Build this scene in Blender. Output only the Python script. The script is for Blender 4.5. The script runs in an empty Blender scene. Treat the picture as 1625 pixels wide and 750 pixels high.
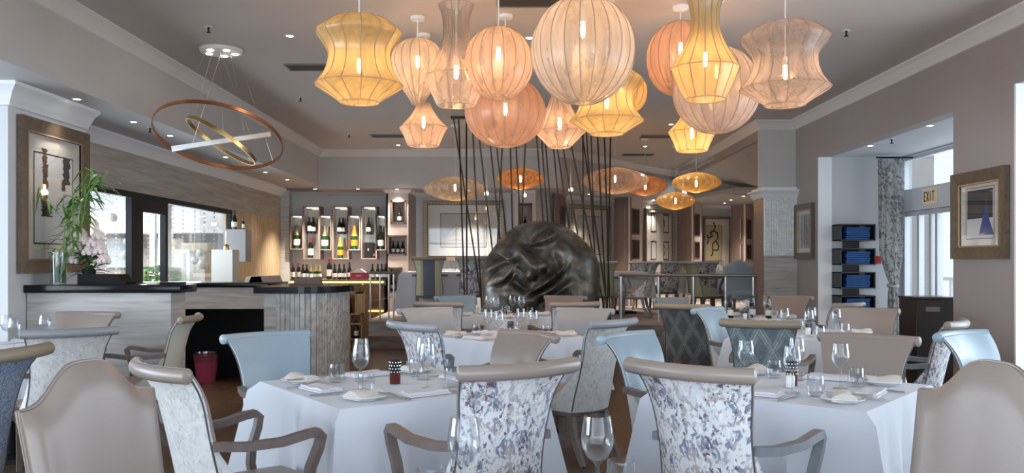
import bpy, bmesh, math, random
from math import sin, cos, pi, radians as R, sqrt, atan2
from mathutils import Vector, Matrix, noise as mnoise
random.seed(7)
SC = bpy.context.scene
COL = SC.collection

# ------------------------------------------------------------------ camera
HC = 1.33; F = 1350.0
cam_d = bpy.data.cameras.new('camera'); cam = bpy.data.objects.new('camera', cam_d); COL.objects.link(cam)
cam.location = (0, 0, HC); cam.rotation_euler = (pi/2, 0, 0)
cam_d.sensor_width = 36; cam_d.lens = 36*F/1625; cam_d.shift_y = 40/1625; cam_d.clip_end = 200
SC.camera = cam
def at(px, py, Y): return Vector(((px-812.5)*Y/F, Y, HC-(py-415)*Y/F))
def onz(px, py, z):
    Y = (HC-z)*F/(py-415); return Vector(((px-812.5)*Y/F, Y, z))
def zc(py, Y): return HC-(py-415)*Y/F
def xc(px, Y): return (px-812.5)*Y/F

# ------------------------------------------------------------------ view, world, daylight
SC.view_settings.view_transform = 'Standard'; SC.view_settings.look = 'None'
SC.view_settings.gamma = 1; SC.view_settings.use_curve_mapping = False
SC.view_settings.exposure = 0.47
SC.cycles.max_bounces = 10; SC.cycles.transparent_max_bounces = 24
SC.cycles.diffuse_bounces = 4; SC.cycles.glossy_bounces = 4
SC.cycles.caustics_reflective = False; SC.cycles.caustics_refractive = False
SC.cycles.sample_clamp_indirect = 6
W = bpy.data.worlds.new('world'); SC.world = W; W.use_nodes = True
bgn = W.node_tree.nodes['Background']; bgn.inputs[0].default_value = (.83, .92, 1, 1); bgn.inputs[1].default_value = 1.2
def area(name, loc, rot, sx, sy, power, color):
    d = bpy.data.lights.new(name, 'AREA'); d.shape = 'RECTANGLE'; d.size = sx; d.size_y = sy
    d.energy = power; d.color = color
    o = bpy.data.objects.new(name, d); COL.objects.link(o); o.location = loc; o.rotation_euler = rot
    return o
DAY = (.80, .90, 1)
area('daylight_front', (0.2, -1.75, 1.55), (pi/2, 0, 0), 8.5, 2.3, 250, DAY)           # through the front glazing
area('daylight_left_added', (-6.75, 2.6, 1.5), (0, -pi/2, 0), 2.2, 6.5, 290, DAY)           # through an unseen left window, added to light this side
area('daylight_courtyard', (-4.9, 10.8, 1.65), (0, -pi/2, 0), 0.9, 5.2, 80, DAY)
area('daylight_terrace', (5.6, 9.9, 1.4), (0, pi/2, 0), 2.5, 3.0, 22, DAY)
area('daylight_right', (5.6, 5.0, 1.4), (0, pi/2, 0), 2.4, 3.6, 130, DAY)
area('courtyard_sky', (-8.5, 11, 5.2), (0, 0, 0), 6, 9, 1900, (.95, .98, 1))
area('terrace_sky', (9, 10, 6), (0, 0, 0), 6, 9, 330, (.9, .97, 1))

# ------------------------------------------------------------------ materials
MATS = {}
def nt(name):
    m = bpy.data.materials.new(name); m.use_nodes = True
    return m, m.node_tree.nodes, m.node_tree.links, m.node_tree.nodes['Principled BSDF']
def pbr(name, col, rough=.5, metal=0, spec=.5, sheen=0, bump=0, bscale=200, var=0, vscale=8):
    if name in MATS: return MATS[name]
    m, n, l, b = nt(name)
    b.inputs['Base Color'].default_value = (*col, 1); b.inputs['Roughness'].default_value = rough
    b.inputs['Metallic'].default_value = metal; b.inputs['Specular IOR Level'].default_value = spec
    if sheen: b.inputs['Sheen Weight'].default_value = sheen
    tc = n.new('ShaderNodeTexCoord')
    if bump:
        t = n.new('ShaderNodeTexNoise'); t.inputs['Scale'].default_value = bscale; t.inputs['Detail'].default_value = 3
        l.new(tc.outputs['Object'], t.inputs['Vector'])
        bp = n.new('ShaderNodeBump'); bp.inputs['Strength'].default_value = bump; bp.inputs['Distance'].default_value = .003
        l.new(t.outputs['Fac'], bp.inputs['Height']); l.new(bp.outputs['Normal'], b.inputs['Normal'])
    if var:
        t = n.new('ShaderNodeTexNoise'); t.inputs['Scale'].default_value = vscale; t.inputs['Detail'].default_value = 4
        l.new(tc.outputs['Object'], t.inputs['Vector'])
        cr = n.new('ShaderNodeValToRGB')
        cr.color_ramp.elements[0].position = .3; cr.color_ramp.elements[1].position = .7
        cr.color_ramp.elements[0].color = (*[c*(1-var) for c in col], 1); cr.color_ramp.elements[1].color = (*[min(1, c*(1+var)) for c in col], 1)
        l.new(t.outputs['Fac'], cr.inputs[0]); l.new(cr.outputs[0], b.inputs['Base Color'])
    MATS[name] = m; return m
def emis(name, col, s):
    m, n, l, b = nt(name); b.inputs['Base Color'].default_value = (*col, 1)
    b.inputs['Emission Color'].default_value = (*col, 1); b.inputs['Emission Strength'].default_value = s
    MATS[name] = m; return m
def ramp(n, stops, interp='LINEAR'):
    cr = n.new('ShaderNodeValToRGB'); e = cr.color_ramp; e.interpolation = interp
    while len(e.elements) < len(stops): e.elements.new(.5)
    for k, (p, c) in enumerate(stops): e.elements[k].position = p; e.elements[k].color = (*c, 1)
    return cr
def tex(n, l, kind, scale, mapping=None, detail=4, dist=0):
    tc = n.new('ShaderNodeTexCoord'); mp = n.new('ShaderNodeMapping')
    if mapping: mp.inputs['Scale'].default_value = mapping
    l.new(tc.outputs['Object'], mp.inputs['Vector'])
    t = n.new('ShaderNodeTex'+kind); t.inputs['Scale'].default_value = scale
    if kind == 'Noise': t.inputs['Detail'].default_value = detail; t.inputs['Distortion'].default_value = dist
    l.new(mp.outputs[0], t.inputs['Vector']); return t, mp
def mixc(n, l, fac, a, b, mode='MIX'):
    x = n.new('ShaderNodeMix'); x.data_type = 'RGBA'; x.blend_type = mode
    for k, v in ((0, fac), (6, a), (7, b)):
        if hasattr(v, 'links'): l.new(v, x.inputs[k])
        elif k == 0: x.inputs[0].default_value = v
        else: x.inputs[k].default_value = (*v, 1)
    return x.outputs[2]
def grain(name, stops, mapping, scale=3, rough=.5, planks=None):
    m, n, l, b = nt(name)
    t, _ = tex(n, l, 'Noise', scale, mapping, 8, .6)
    cr = ramp(n, stops); l.new(t.outputs['Fac'], cr.inputs[0]); out = cr.outputs[0]
    if planks:
        br = n.new('ShaderNodeTexBrick'); tc = n.new('ShaderNodeTexCoord'); mp = n.new('ShaderNodeMapping')
        mp.inputs['Rotation'].default_value = planks[3] if len(planks) > 3 else (0, 0, 0)
        l.new(tc.outputs['Object'], mp.inputs[0]); l.new(mp.outputs[0], br.inputs['Vector'])
        br.inputs['Scale'].default_value = 1; br.inputs['Brick Width'].default_value = planks[0]; br.inputs['Row Height'].default_value = planks[1]
        br.inputs['Mortar Size'].default_value = planks[2]; br.inputs['Color1'].default_value = (1, 1, 1, 1); br.inputs['Color2'].default_value = (.72, .72, .72, 1)
        br.inputs['Mortar'].default_value = (.35, .33, .3, 1)
        out = mixc(n, l, 1.0, out, br.outputs['Color'], 'MULTIPLY')
    l.new(out, b.inputs['Base Color']); b.inputs['Roughness'].default_value = rough
    MATS[name] = m; return m
def floral(name, cols, scale=50, blot=9):
    """white ground, clustered dabs of colour; cols = (ground, ground2, blue, grey, dark)"""
    m, n, l, b = nt(name)
    g1, g2, c1, c2, c3 = cols
    base, _ = tex(n, l, 'Noise', 3, None, 4, .3); rb = ramp(n, [(.4, g1), (.6, g2)]); l.new(base.outputs['Fac'], rb.inputs[0]); out = rb.outputs[0]
    def dab(seed, sc, lo, hi, col, clus, clo, chi, st):
        nonlocal out
        t, mp = tex(n, l, 'Noise', sc, (1, 1, .62), 5, .9); mp.inputs['Location'].default_value = (seed, seed*2.3, seed*.7); mp.inputs['Rotation'].default_value = (0, st, 0)
        c, mp2 = tex(n, l, 'Noise', clus, None, 3, .2); mp2.inputs['Location'].default_value = (seed*3.1, seed, seed*1.9)
        r1 = ramp(n, [(lo, (0, 0, 0)), (hi, (1, 1, 1))]); l.new(t.outputs['Fac'], r1.inputs[0])
        r2 = ramp(n, [(clo, (0, 0, 0)), (chi, (1, 1, 1))]); l.new(c.outputs['Fac'], r2.inputs[0])
        f = n.new('ShaderNodeMath'); f.operation = 'MULTIPLY'; l.new(r1.outputs[0], f.inputs[0]); l.new(r2.outputs[0], f.inputs[1])
        out = mixc(n, l, f.outputs[0], out, col)
    dab(1.3, scale*.55, .50, .56, c2, blot, .38, .50, .5)
    dab(7.7, scale*.8, .52, .57, c1, blot*.9, .42, .52, -.5)
    dab(4.1, scale*1.2, .54, .58, c3, blot*1.3, .50, .56, .3)
    dab(9.4, scale*1.0, .55, .60, g2, blot, .40, .5, -.2)
    l.new(out, b.inputs['Base Color']); b.inputs['Roughness'].default_value = .7; b.inputs['Specular IOR Level'].default_value = .3
    MATS[name] = m; return m
WHITE = pbr('white_paint', (.78, .79, .80), .5)
WALLW = pbr('pale_wall_paint', (.66, .68, .71), .55, var=.03, vscale=2)
WALLG = pbr('grey_wall_paint', (.56, .55, .54), .55, var=.03, vscale=2)
WALLR = pbr('taupe_wall_paint', (.37, .335, .32), .5, var=.03, vscale=2)
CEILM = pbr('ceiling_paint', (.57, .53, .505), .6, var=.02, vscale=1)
CROWN = pbr('crown_paint', (.74, .72, .71), .5)
CROWNW = pbr('white_crown_paint', (.85, .87, .9), .5)
BROWNW = pbr('brown_and_shaded_wall', (.28, .20, .165), .35)  # brown walls; on the column sides shade is put into this colour
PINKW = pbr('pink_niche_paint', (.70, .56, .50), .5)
DBROWN = pbr('dark_brown_trim', (.14, .10, .085), .5)
BLACKM = pbr('black_frame', (.010, .011, .013), .5, 0, .2)
BLACKS = pbr('black_granite', (.006, .006, .008), .16, 0, .25)
STEEL = pbr('brushed_steel', (.62, .62, .62), .28, 1)
SILVER = pbr('silver_metal', (.75, .76, .78), .22, 1)
COPPER = pbr('copper_metal', (.72, .30, .15), .25, 1)
BRASS = pbr('brass_metal', (.60, .42, .16), .3, 1)
DARKROD = pbr('dark_bronze_rod', (.05, .038, .03), .4, .6)
CERAM = pbr('white_ceramic', (.85, .84, .83), .15)
LINEN = pbr('white_linen', (.62, .66, .73), .8, sheen=.2, bump=.15, bscale=500)
NAPK = pbr('cream_napkin', (.68, .64, .60), .8, bump=.1, bscale=300)
NAPW = pbr('white_napkin', (.70, .70, .75), .8, bump=.1, bscale=300)
FRAMEB = grain('bronze_frame_wood', [(.3, (.105, .075, .05)), (.7, (.17, .125, .085))], (3, 3, 3), 6, .35)
FRAMEG = pbr('gilt_frame', (.30, .24, .16), .35, .5, var=.5, vscale=60)
GOLD = pbr('gold_frame_edge', (.55, .42, .22), .35, .6)
IVORY = pbr('ivory_mount', (.82, .79, .73), .7)
PRINTW = pbr('print_paper', (.82, .84, .86), .7)
INK = pbr('black_ink', (.015, .014, .015), .7)
INKB = pbr('brown_ink', (.13, .06, .03), .7)
WOODK = grain('oak_crate_wood', [(.3, (.25, .12, .045)), (.7, (.45, .26, .11))], (8, 8, 1), 3, .5)
WOODG = grain('grey_wood_board', [(.25, (.28, .26, .245)), (.5, (.46, .44, .425)), (.75, (.58, .565, .55))], (.8, .8, 9), 2.6, .5, None)
WOODGH = grain('grey_stone_wood_band', [(.25, (.28, .25, .21)), (.5, (.44, .40, .35)), (.75, (.56, .52, .47))], (.5, .5, 9), 2.4, .45)
STONE = grain('striated_stone', [(.25, (.42, .43, .42)), (.5, (.54, .56, .56)), (.75, (.66, .69, .70))], (.6, .6, 14), 2.0, .45)
FLOORM = grain('floor_planks', [(.25, (.065, .033, .018)), (.5, (.12, .065, .036)), (.75, (.19, .11, .065))], (14, 1.2, 1), 2.2, .32, (1.6, .16, .004, (0, 0, pi/2)))
STEPM = grain('step_boards', [(.25, (.17, .14, .12)), (.5, (.27, .235, .21)), (.75, (.36, .33, .30))], (1, 1, 6), 3, .5)
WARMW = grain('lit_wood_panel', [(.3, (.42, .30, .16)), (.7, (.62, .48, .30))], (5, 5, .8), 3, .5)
TAUPEW = pbr('taupe_painted_wood', (.15, .115, .105), .42, var=.15, vscale=20)
GREYW = pbr('grey_painted_wood', (.17, .19, .215), .42, var=.1, vscale=20)
LBEIGE = pbr('beige_leather', (.285, .236, .208), .30, bump=.12, bscale=350)
LBROWN = pbr('taupe_leather', (.30, .235, .20), .4, bump=.12, bscale=350)
LBLUE = pbr('blue_grey_leather', (.31, .41, .485), .30, bump=.1, bscale=350)
LGREY = pbr('grey_leather', (.30, .32, .345), .36, bump=.1, bscale=350)
LOLIVE = pbr('olive_leather', (.27, .23, .165), .4)
ORANGEF = pbr('orange_fabric', (.36, .25, .15), .8, var=.4, vscale=30)
GREENF = pbr('green_fabric', (.38, .40, .27), .7)
SILKC = pbr('pearl_silk', (.60, .60, .54), .35, bump=.1, bscale=150)
FLOR = floral('floral_fabric', ((.68, .69, .71), (.79, .80, .82), (.23, .26, .37), (.45, .41, .42), (.13, .115, .16)))
FLORP = floral('pale_floral_fabric', ((.68, .69, .69), (.76, .77, .77), (.60, .63, .65), (.64, .64, .62), (.52, .54, .55)))
FLORG = floral('grey_floral_fabric', ((.52, .53, .56), (.66, .67, .70), (.10, .10, .13), (.25, .25, .28), (.04, .04, .05)), 40, 12)
def mk_tweed():
    m, n, l, b = nt('blue_tweed'); t, _ = tex(n, l, 'Noise', 110, (1, 1, 1), 2, 3)
    cr = ramp(n, [(.38, (.04, .07, .14)), (.5, (.14, .20, .32)), (.62, (.48, .54, .62))]); l.new(t.outputs['Fac'], cr.inputs[0])
    l.new(cr.outputs[0], b.inputs['Base Color']); b.inputs['Roughness'].default_value = .8; return m
TWEED = mk_tweed()
def mk_diamond(name, c1, c2):
    m, n, l, b = nt(name)
    tc = n.new('ShaderNodeTexCoord'); sx = n.new('ShaderNodeSeparateXYZ'); l.new(tc.outputs['Object'], sx.inputs[0])
    def ma(op, a, c=None):
        x = n.new('ShaderNodeMath'); x.operation = op
        for k, v in enumerate((a, c)):
            if v is None: continue
            if hasattr(v, 'links'): l.new(v, x.inputs[k])
            else: x.inputs[k].default_value = v
        return x.outputs[0]
    xs = ma('MULTIPLY', sx.outputs[0], 6.2); zs = ma('MULTIPLY', sx.outputs[2], 3.4)
    a = ma('ABSOLUTE', ma('SUBTRACT', ma('FRACT', ma('ADD', xs, zs)), .5))
    c = ma('ABSOLUTE', ma('SUBTRACT', ma('FRACT', ma('SUBTRACT', xs, zs)), .5))
    mx = ma('MAXIMUM', a, c)
    r = ramp(n, [(.30, c1), (.40, c2), (.44, c1), (.47, c2), (.5, tuple(min(1, v*1.35) for v in c2))]); l.new(mx, r.inputs[0])
    t, _ = tex(n, l, 'Noise', 40, None, 4, 1)
    r2 = ramp(n, [(.35, (.7, .7, .7)), (.65, (1.0, 1.0, 1.0))]); l.new(t.outputs['Fac'], r2.inputs[0])
    l.new(mixc(n, l, 1.0, r.outputs[0], r2.outputs[0], 'MULTIPLY'), b.inputs['Base Color']); b.inputs['Roughness'].default_value = .6
    return m
DIAM = mk_diamond('diamond_brocade', (.21, .27, .30), (.40, .47, .50))
DIAMD = mk_diamond('dark_diamond_brocade', (.13, .145, .155), (.25, .27, .28))
def mk_stripe():
    m, n, l, b = nt('striped_fabric')
    tc = n.new('ShaderNodeTexCoord'); sx = n.new('ShaderNodeSeparateXYZ'); l.new(tc.outputs['Object'], sx.inputs[0])
    mp = n.new('ShaderNodeMapRange'); mp.inputs[1].default_value = -.25; mp.inputs[2].default_value = .25; l.new(sx.outputs[0], mp.inputs[0])
    r = ramp(n, [(0, (.62, .60, .42)), (.24, (.45, .47, .30)), (.32, (.14, .16, .22)), (.68, (.55, .55, .38)), (.85, (.50, .52, .52))], 'CONSTANT')
    l.new(mp.outputs[0], r.inputs[0]); l.new(r.outputs[0], b.inputs['Base Color']); b.inputs['Roughness'].default_value = .6; return m
STRIPE = mk_stripe()
def mk_flute():
    m, n, l, b = nt('fluted_tile')
    t, _ = tex(n, l, 'Noise', 9, (1, 1, 2), 3, 0)
    r = ramp(n, [(.3, (.66, .69, .70)), (.7, (.88, .90, .90))]); l.new(t.outputs['Fac'], r.inputs[0])
    l.new(r.outputs[0], b.inputs['Base Color']); b.inputs['Roughness'].default_value = .2; return m
FLUTE = mk_flute()
FLUTEG = pbr('grey_glazed_tile', (.42, .42, .41), .22, var=.25, vscale=14)
def thin_glass(name, tint=(1, 1, 1), refl=.5, base=.03):
    m = bpy.data.materials.new(name); m.use_nodes = True; n = m.node_tree.nodes; l = m.node_tree.links; n.clear()
    out = n.new('ShaderNodeOutputMaterial'); mx = n.new('ShaderNodeMixShader'); tr = n.new('ShaderNodeBsdfTransparent'); g = n.new('ShaderNodeBsdfGlossy')
    tr.inputs[0].default_value = (*tint, 1); g.inputs['Roughness'].default_value = .02
    lw = n.new('ShaderNodeLayerWeight'); lw.inputs[0].default_value = .35
    mr = n.new('ShaderNodeMapRange'); mr.inputs[3].default_value = base; mr.inputs[4].default_value = refl
    l.new(lw.outputs['Facing'], mr.inputs[0]); l.new(mr.outputs[0], mx.inputs[0]); l.new(tr.outputs[0], mx.inputs[1]); l.new(g.outputs[0], mx.inputs[2])
    l.new(mx.outputs[0], out.inputs[0]); MATS[name] = m; return m
GLASS = thin_glass('crystal_glass', (.95, .965, .975), .45, .02)
PANE = thin_glass('window_glass', (.97, .98, .99), .4, .03)
PICG = thin_glass('picture_glass', (.98, .98, .98), .35, .035)
VASEG = thin_glass('vase_glass', (.88, .92, .92), .6, .06)
def shade_mat(name, col, transp=.35, glow=.5):
    m = bpy.data.materials.new(name); m.use_nodes = True; n = m.node_tree.nodes; l = m.node_tree.links; n.clear()
    out = n.new('ShaderNodeOutputMaterial'); tr = n.new('ShaderNodeBsdfTransparent'); tl = n.new('ShaderNodeBsdfTranslucent'); df = n.new('ShaderNodeBsdfDiffuse'); gl = n.new('ShaderNodeBsdfGlossy')
    tr.inputs[0].default_value = (1, .97, .93, 1)
    tl.inputs[0].default_value = (*col, 1); df.inputs[0].default_value = (*col, 1)
    gl.inputs[0].default_value = (1, .93, .85, 1); gl.inputs['Roughness'].default_value = .3
    a = n.new('ShaderNodeMixShader'); a.inputs[0].default_value = 1-glow; l.new(tl.outputs[0], a.inputs[1]); l.new(df.outputs[0], a.inputs[2])
    g2 = n.new('ShaderNodeMixShader'); g2.inputs[0].default_value = .08; l.new(a.outputs[0], g2.inputs[1]); l.new(gl.outputs[0], g2.inputs[2])
    t, _ = tex(n, l, 'Noise', 15, (1, 1, .13), 4, .35)
    lw = n.new('ShaderNodeLayerWeight'); lw.inputs[0].default_value = .25
    mr = n.new('ShaderNodeMapRange'); mr.inputs[1].default_value = .3; mr.inputs[2].default_value = .7; mr.inputs[3].default_value = transp+.2; mr.inputs[4].default_value = max(0, transp-.2)
    l.new(t.outputs['Fac'], mr.inputs[0])
    sb = n.new('ShaderNodeMath'); sb.operation = 'MULTIPLY_ADD'; sb.use_clamp = True; l.new(lw.outputs['Facing'], sb.inputs[0]); sb.inputs[1].default_value = -transp*.8; l.new(mr.outputs[0], sb.inputs[2])
    b = n.new('ShaderNodeMixShader'); l.new(sb.outputs[0], b.inputs[0]); l.new(g2.outputs[0], b.inputs[1]); l.new(tr.outputs[0], b.inputs[2])
    l.new(b.outputs[0], out.inputs[0]); MATS[name] = m; return m
SH = {'yellow': shade_mat('yellow_organza', (.64, .48, .22), .24), 'cream': shade_mat('cream_organza', (.60, .50, .43), .60),
      'pink': shade_mat('pink_organza', (.60, .43, .36), .58), 'peach': shade_mat('peach_organza', (.55, .32, .24), .50),
      'clear': shade_mat('clear_pink_organza', (.50, .40, .37), .68), 'lilac': shade_mat('lilac_organza', (.55, .46, .45), .46),
      'gold': shade_mat('gold_silk', (.60, .38, .12), .48), 'copper': shade_mat('copper_silk', (.58, .27, .09), .42)}
WIRE = pbr('shade_wire', (.34, .24, .17), .5)
CORD = pbr('white_cord', (.75, .75, .76), .4)
FILM = emis('lit_filament_bulb', (1, .62, .25), 45)
DLM = emis('downlight_lens', (1, .86, .68), 14)
PIPE = pbr('dark_piping', (.09, .08, .09), .5)
LEDM = emis('yellow_led_strip', (1, .75, .12), 3.2)
DKGL = pbr('dark_bottle_glass', (.006, .010, .007), .08)
GRGL = pbr('green_bottle_glass', (.01, .04, .015), .08)
LABW = pbr('paper_label', (.75, .72, .66), .6)
LABO = pbr('orange_label', (.80, .20, .01), .5)
CAPR = pbr('red_capsule', (.22, .015, .03), .35)
CAPG = pbr('gold_capsule', (.38, .30, .16), .3, .7)
CAPK = pbr('black_capsule', (.015, .015, .015), .3)
REDB = pbr('wine_red_card', (.20, .012, .045), .5)
BLUEC = pbr('royal_blue_cloth', (.008, .06, .20), .7, bump=.2, bscale=200)
PINKB = pbr('pink_plastic', (.50, .07, .16), .35)
LEAF = pbr('bamboo_leaf', (.10, .24, .05), .45, var=.3, vscale=12)
STEM = pbr('bamboo_stem', (.16, .32, .06), .4)
LEAFD = pbr('dark_leaf', (.035, .10, .03), .5, var=.3, vscale=12)
PETAL = pbr('pale_pink_petal', (.82, .70, .69), .6, var=.12, vscale=30)
WATER = thin_glass('vase_water', (.75, .82, .70), .3, .03)
REDC = pbr('red_candle_glass', (.10, .012, .008), .12)

# ------------------------------------------------------------------ mesh helpers
class MB:
    def __init__(s): s.v = []; s.f = []
    def add(s, vs, fs):
        o = len(s.v); s.v += [tuple(p) for p in vs]; s.f += [tuple(i+o for i in f) for f in fs]; return s
    def box(s, x0, x1, y0, y1, z0, z1):
        v = [(x, y, z) for z in (z0, z1) for y in (y0, y1) for x in (x0, x1)]
        return s.add(v, [(0, 2, 3, 1), (4, 5, 7, 6), (0, 1, 5, 4), (2, 6, 7, 3), (0, 4, 6, 2), (1, 3, 7, 5)])
    def rbox(s, x0, x1, y0, y1, z0, z1, r=.02, seg=3, dome=0):
        bm = bmesh.new(); bmesh.ops.create_cube(bm, size=1)
        for v in bm.verts: v.co = Vector(((x0+x1)/2+v.co.x*(x1-x0), (y0+y1)/2+v.co.y*(y1-y0), (z0+z1)/2+v.co.z*(z1-z0)))
        bmesh.ops.bevel(bm, geom=bm.edges[:], offset=r, segments=seg, profile=.5, affect='EDGES')
        bm.verts.ensure_lookup_table()
        if dome:
            bmesh.ops.subdivide_edges(bm, edges=[e for e in bm.edges if e.calc_length() > .1], cuts=4, use_grid_fill=True)
            for v in bm.verts:
                if v.co.z > z1-.01:
                    a = 1-(2*(v.co.x-(x0+x1)/2)/(x1-x0))**2; c = 1-(2*(v.co.y-(y0+y1)/2)/(y1-y0))**2
                    v.co.z += dome*max(0, a)*max(0, c)
        bm.verts.index_update(); s.add([v.co[:] for v in bm.verts], [[v.index for v in f.verts] for f in bm.faces]); bm.free(); return s
    def prism(s, pts, z0, z1):            # plan polygon extruded in z
        n = len(pts); v = [(x, y, z0) for x, y in pts]+[(x, y, z1) for x, y in pts]
        return s.add(v, [tuple(reversed(range(n))), tuple(range(n, 2*n))]+[(i, (i+1) % n, n+(i+1) % n, n+i) for i in range(n)])
    def slab(s, pts, d):                  # 3D polygon extruded by vector d
        n = len(pts); d = Vector(d); v = [Vector(p) for p in pts]; v += [p+d for p in v]
        return s.add(v, [tuple(range(n)), tuple(reversed(range(n, 2*n)))]+[(i, n+i, n+(i+1) % n, (i+1) % n) for i in range(n)])
    def tube(s, pts, r, seg=8, sec=None, cap=True, closed=False):   # round or custom section swept along pts
        P = [Vector(p) for p in pts]; n = len(P); rr = r if hasattr(r, '__len__') else [r]*n
        vs = []; up = Vector((0, 0, 1)); prev = None
        for i in range(n):
            t = (P[(i+1) % n]-P[i-1]) if closed else (P[min(i+1, n-1)]-P[max(i-1, 0)])
            t.normalize()
            if prev is None:
                a = up if abs(t.z) < .9 else Vector((0, 1, 0)); x = t.cross(a).normalized()
            else:
                x = (prev-t*prev.dot(t)).normalized()
            prev = x; y = x.cross(t)
            if sec:
                for a, b in sec: vs.append(P[i]+x*a*rr[i]+y*b*rr[i])
            else:
                for k in range(seg): vs.append(P[i]+(x*cos(2*pi*k/seg)+y*sin(2*pi*k/seg))*rr[i])
        m = len(sec) if sec else seg; fs = []
        for i in range(n if closed else n-1):
            for k in range(m):
                a = i*m+k; b = i*m+(k+1) % m; c = ((i+1) % n)*m+(k+1) % m; d = ((i+1) % n)*m+k; fs.append((a, d, c, b))
        if cap and not closed: fs += [tuple(range(m)), tuple(reversed(range((n-1)*m, n*m)))]
        return s.add(vs, fs)
    def lathe(s, prof, seg=20, c=(0, 0, 0), pleat=None):
        vs = []; fs = []; n = len(prof)
        for r, z in prof:
            for k in range(seg):
                a = 2*pi*k/seg; q = r*(pleat(k, seg, z) if pleat else 1); vs.append((c[0]+q*cos(a), c[1]+q*sin(a), c[2]+z))
        for i in range(n-1):
            for k in range(seg): fs.append((i*seg+k, i*seg+(k+1) % seg, (i+1)*seg+(k+1) % seg, (i+1)*seg+k))
        if prof[0][0] > 1e-4 and prof[0][0] < 0: pass
        return s.add(vs, fs)
    def cyl(s, c, r, h, seg=20, r2=None):
        r2 = r if r2 is None else r2
        s.lathe([(1e-5, 0), (r, 0), (r2, h), (1e-5, h)], seg, c); return s
    def gridsolid(s, fr, bk, nu, nv):     # two surfaces closed into a solid
        vs = [fr(i/nu, j/nv) for j in range(nv+1) for i in range(nu+1)]+[bk(i/nu, j/nv) for j in range(nv+1) for i in range(nu+1)]
        N = (nu+1)*(nv+1); fs = []
        for j in range(nv):
            for i in range(nu):
                a = j*(nu+1)+i; q = (a, a+1, a+nu+2, a+nu+1); fs.append(q); fs.append(tuple(N+k for k in reversed(q)))
        def edge(ids):
            for a, b in zip(ids, ids[1:]): fs.append((a, N+a, N+b, b))
        edge(list(range(nu+1))[::1]); edge([j*(nu+1)+nu for j in range(nv+1)])
        edge([nv*(nu+1)+i for i in range(nu, -1, -1)]); edge([j*(nu+1) for j in range(nv, -1, -1)])
        return s.add(vs, fs)
    def build(s, name, mat, parent=None, smooth=True, loc=None, rz=0):
        me = bpy.data.meshes.new(name); me.from_pydata(s.v, [], s.f); me.update()
        bm = bmesh.new(); bm.from_mesh(me); bmesh.ops.recalc_face_normals(bm, faces=bm.faces); bm.to_mesh(me); bm.free()
        if smooth:
            for p in me.polygons: p.use_smooth = True
            me.set_sharp_from_angle(angle=R(38))
        me.materials.append(mat)
        o = bpy.data.objects.new(name, me); COL.objects.link(o)
        if parent: o.parent = parent
        if loc is not None: o.location = loc
        o.rotation_euler.z = rz
        return o
def thing(name, label, cat, loc=(0, 0, 0), rz=0, group=None):
    o = bpy.data.objects.new(name, None); o.empty_display_size = .1; COL.objects.link(o)
    o.location = loc; o.rotation_euler = (0, 0, rz); return tag(o, label, cat, group)
def tag(o, label, cat, group=None, kind=None):
    o['label'] = label; o['category'] = cat
    if group: o['group'] = group
    if kind: o['kind'] = kind
    return o
def struct(name, mb, mat, smooth=False):
    o = mb.build(name, mat, None, smooth); o['kind'] = 'structure'; return o
def children(o): return list(KIDS.get(o.name, []))
KIDS = {}
def snap(o):
    KIDS[o.name] = [c for c in bpy.data.objects if c.parent == o]
    for c in KIDS[o.name]: KIDS[c.name] = [d for d in bpy.data.objects if d.parent == c]
def dup(o, parent=None):
    c = o.copy(); COL.objects.link(c)
    if parent: c.parent = parent
    for ch in KIDS.get(o.name, []): dup(ch, c)
    return c
class Proto:                       # first call hands out the original, later ones copies
    def __init__(s, maker): s.maker = maker; s.o = None
    def __call__(s, loc, rz, label, cat, group=None, scale=None):
        if s.o is None: s.o = s.maker(); snap(s.o); o = s.o
        else: o = dup(s.o)
        o.location = loc; o.rotation_euler = (0, 0, rz); tag(o, label, cat, group)
        if 'group' in o and not group: del o['group']
        if scale: o.scale = (scale,)*3 if not hasattr(scale, '__len__') else scale
        return o

# ------------------------------------------------------------------ room shell
CH = 3.40; XL = -3.57; XR = 4.17; SOF = 2.74; XS = -4.46; YF = -1.5; XO = -6.5
struct('floor', MB().box(-6.6, 5.5, YF-.1, 21.6, -.12, 0), FLOORM)
b = MB(); b.box(XL-.02, XR+.1, YF-.1, 19.8, CH, CH+.1); struct('ceiling', b, CEILM)
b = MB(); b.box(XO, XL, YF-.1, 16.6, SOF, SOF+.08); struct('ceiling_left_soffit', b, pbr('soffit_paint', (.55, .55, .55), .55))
struct('wall_left_bulkhead', MB().box(XL-.1, XL, YF, 15.7, SOF+.08, CH), WALLG)
struct('wall_left_outer', MB().box(XO-.1, XO, YF, -.6, 0, SOF).box(XO-.1, XO, 5.9, 6.75, 0, SOF).box(XO-.1, XO, -.6, 5.9, 0, .35).box(XO-.1, XO, -.6, 5.9, 2.5, SOF), WALLW)
struct('wall_left_pillar', MB().box(XO, -4.0, 6.75, 7.98, 0, SOF), WALLW)
# stone faced band over the courtyard window, low wall under it
struct('wall_left_stone_band', MB().box(XS-.2, XS, 7.98, 16.4, 2.15, SOF), WOODGH)
struct('wall_left_sill', MB().box(XS-.12, XS, 7.98, 13.5, 0, .9), WOODG)
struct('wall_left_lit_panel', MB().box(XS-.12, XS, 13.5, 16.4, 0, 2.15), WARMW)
struct('wall_back_stone_pier', MB().box(XS-.6, xc(459, 16.4), 16.4, 16.9, 0, 2.70), STONE)
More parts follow.
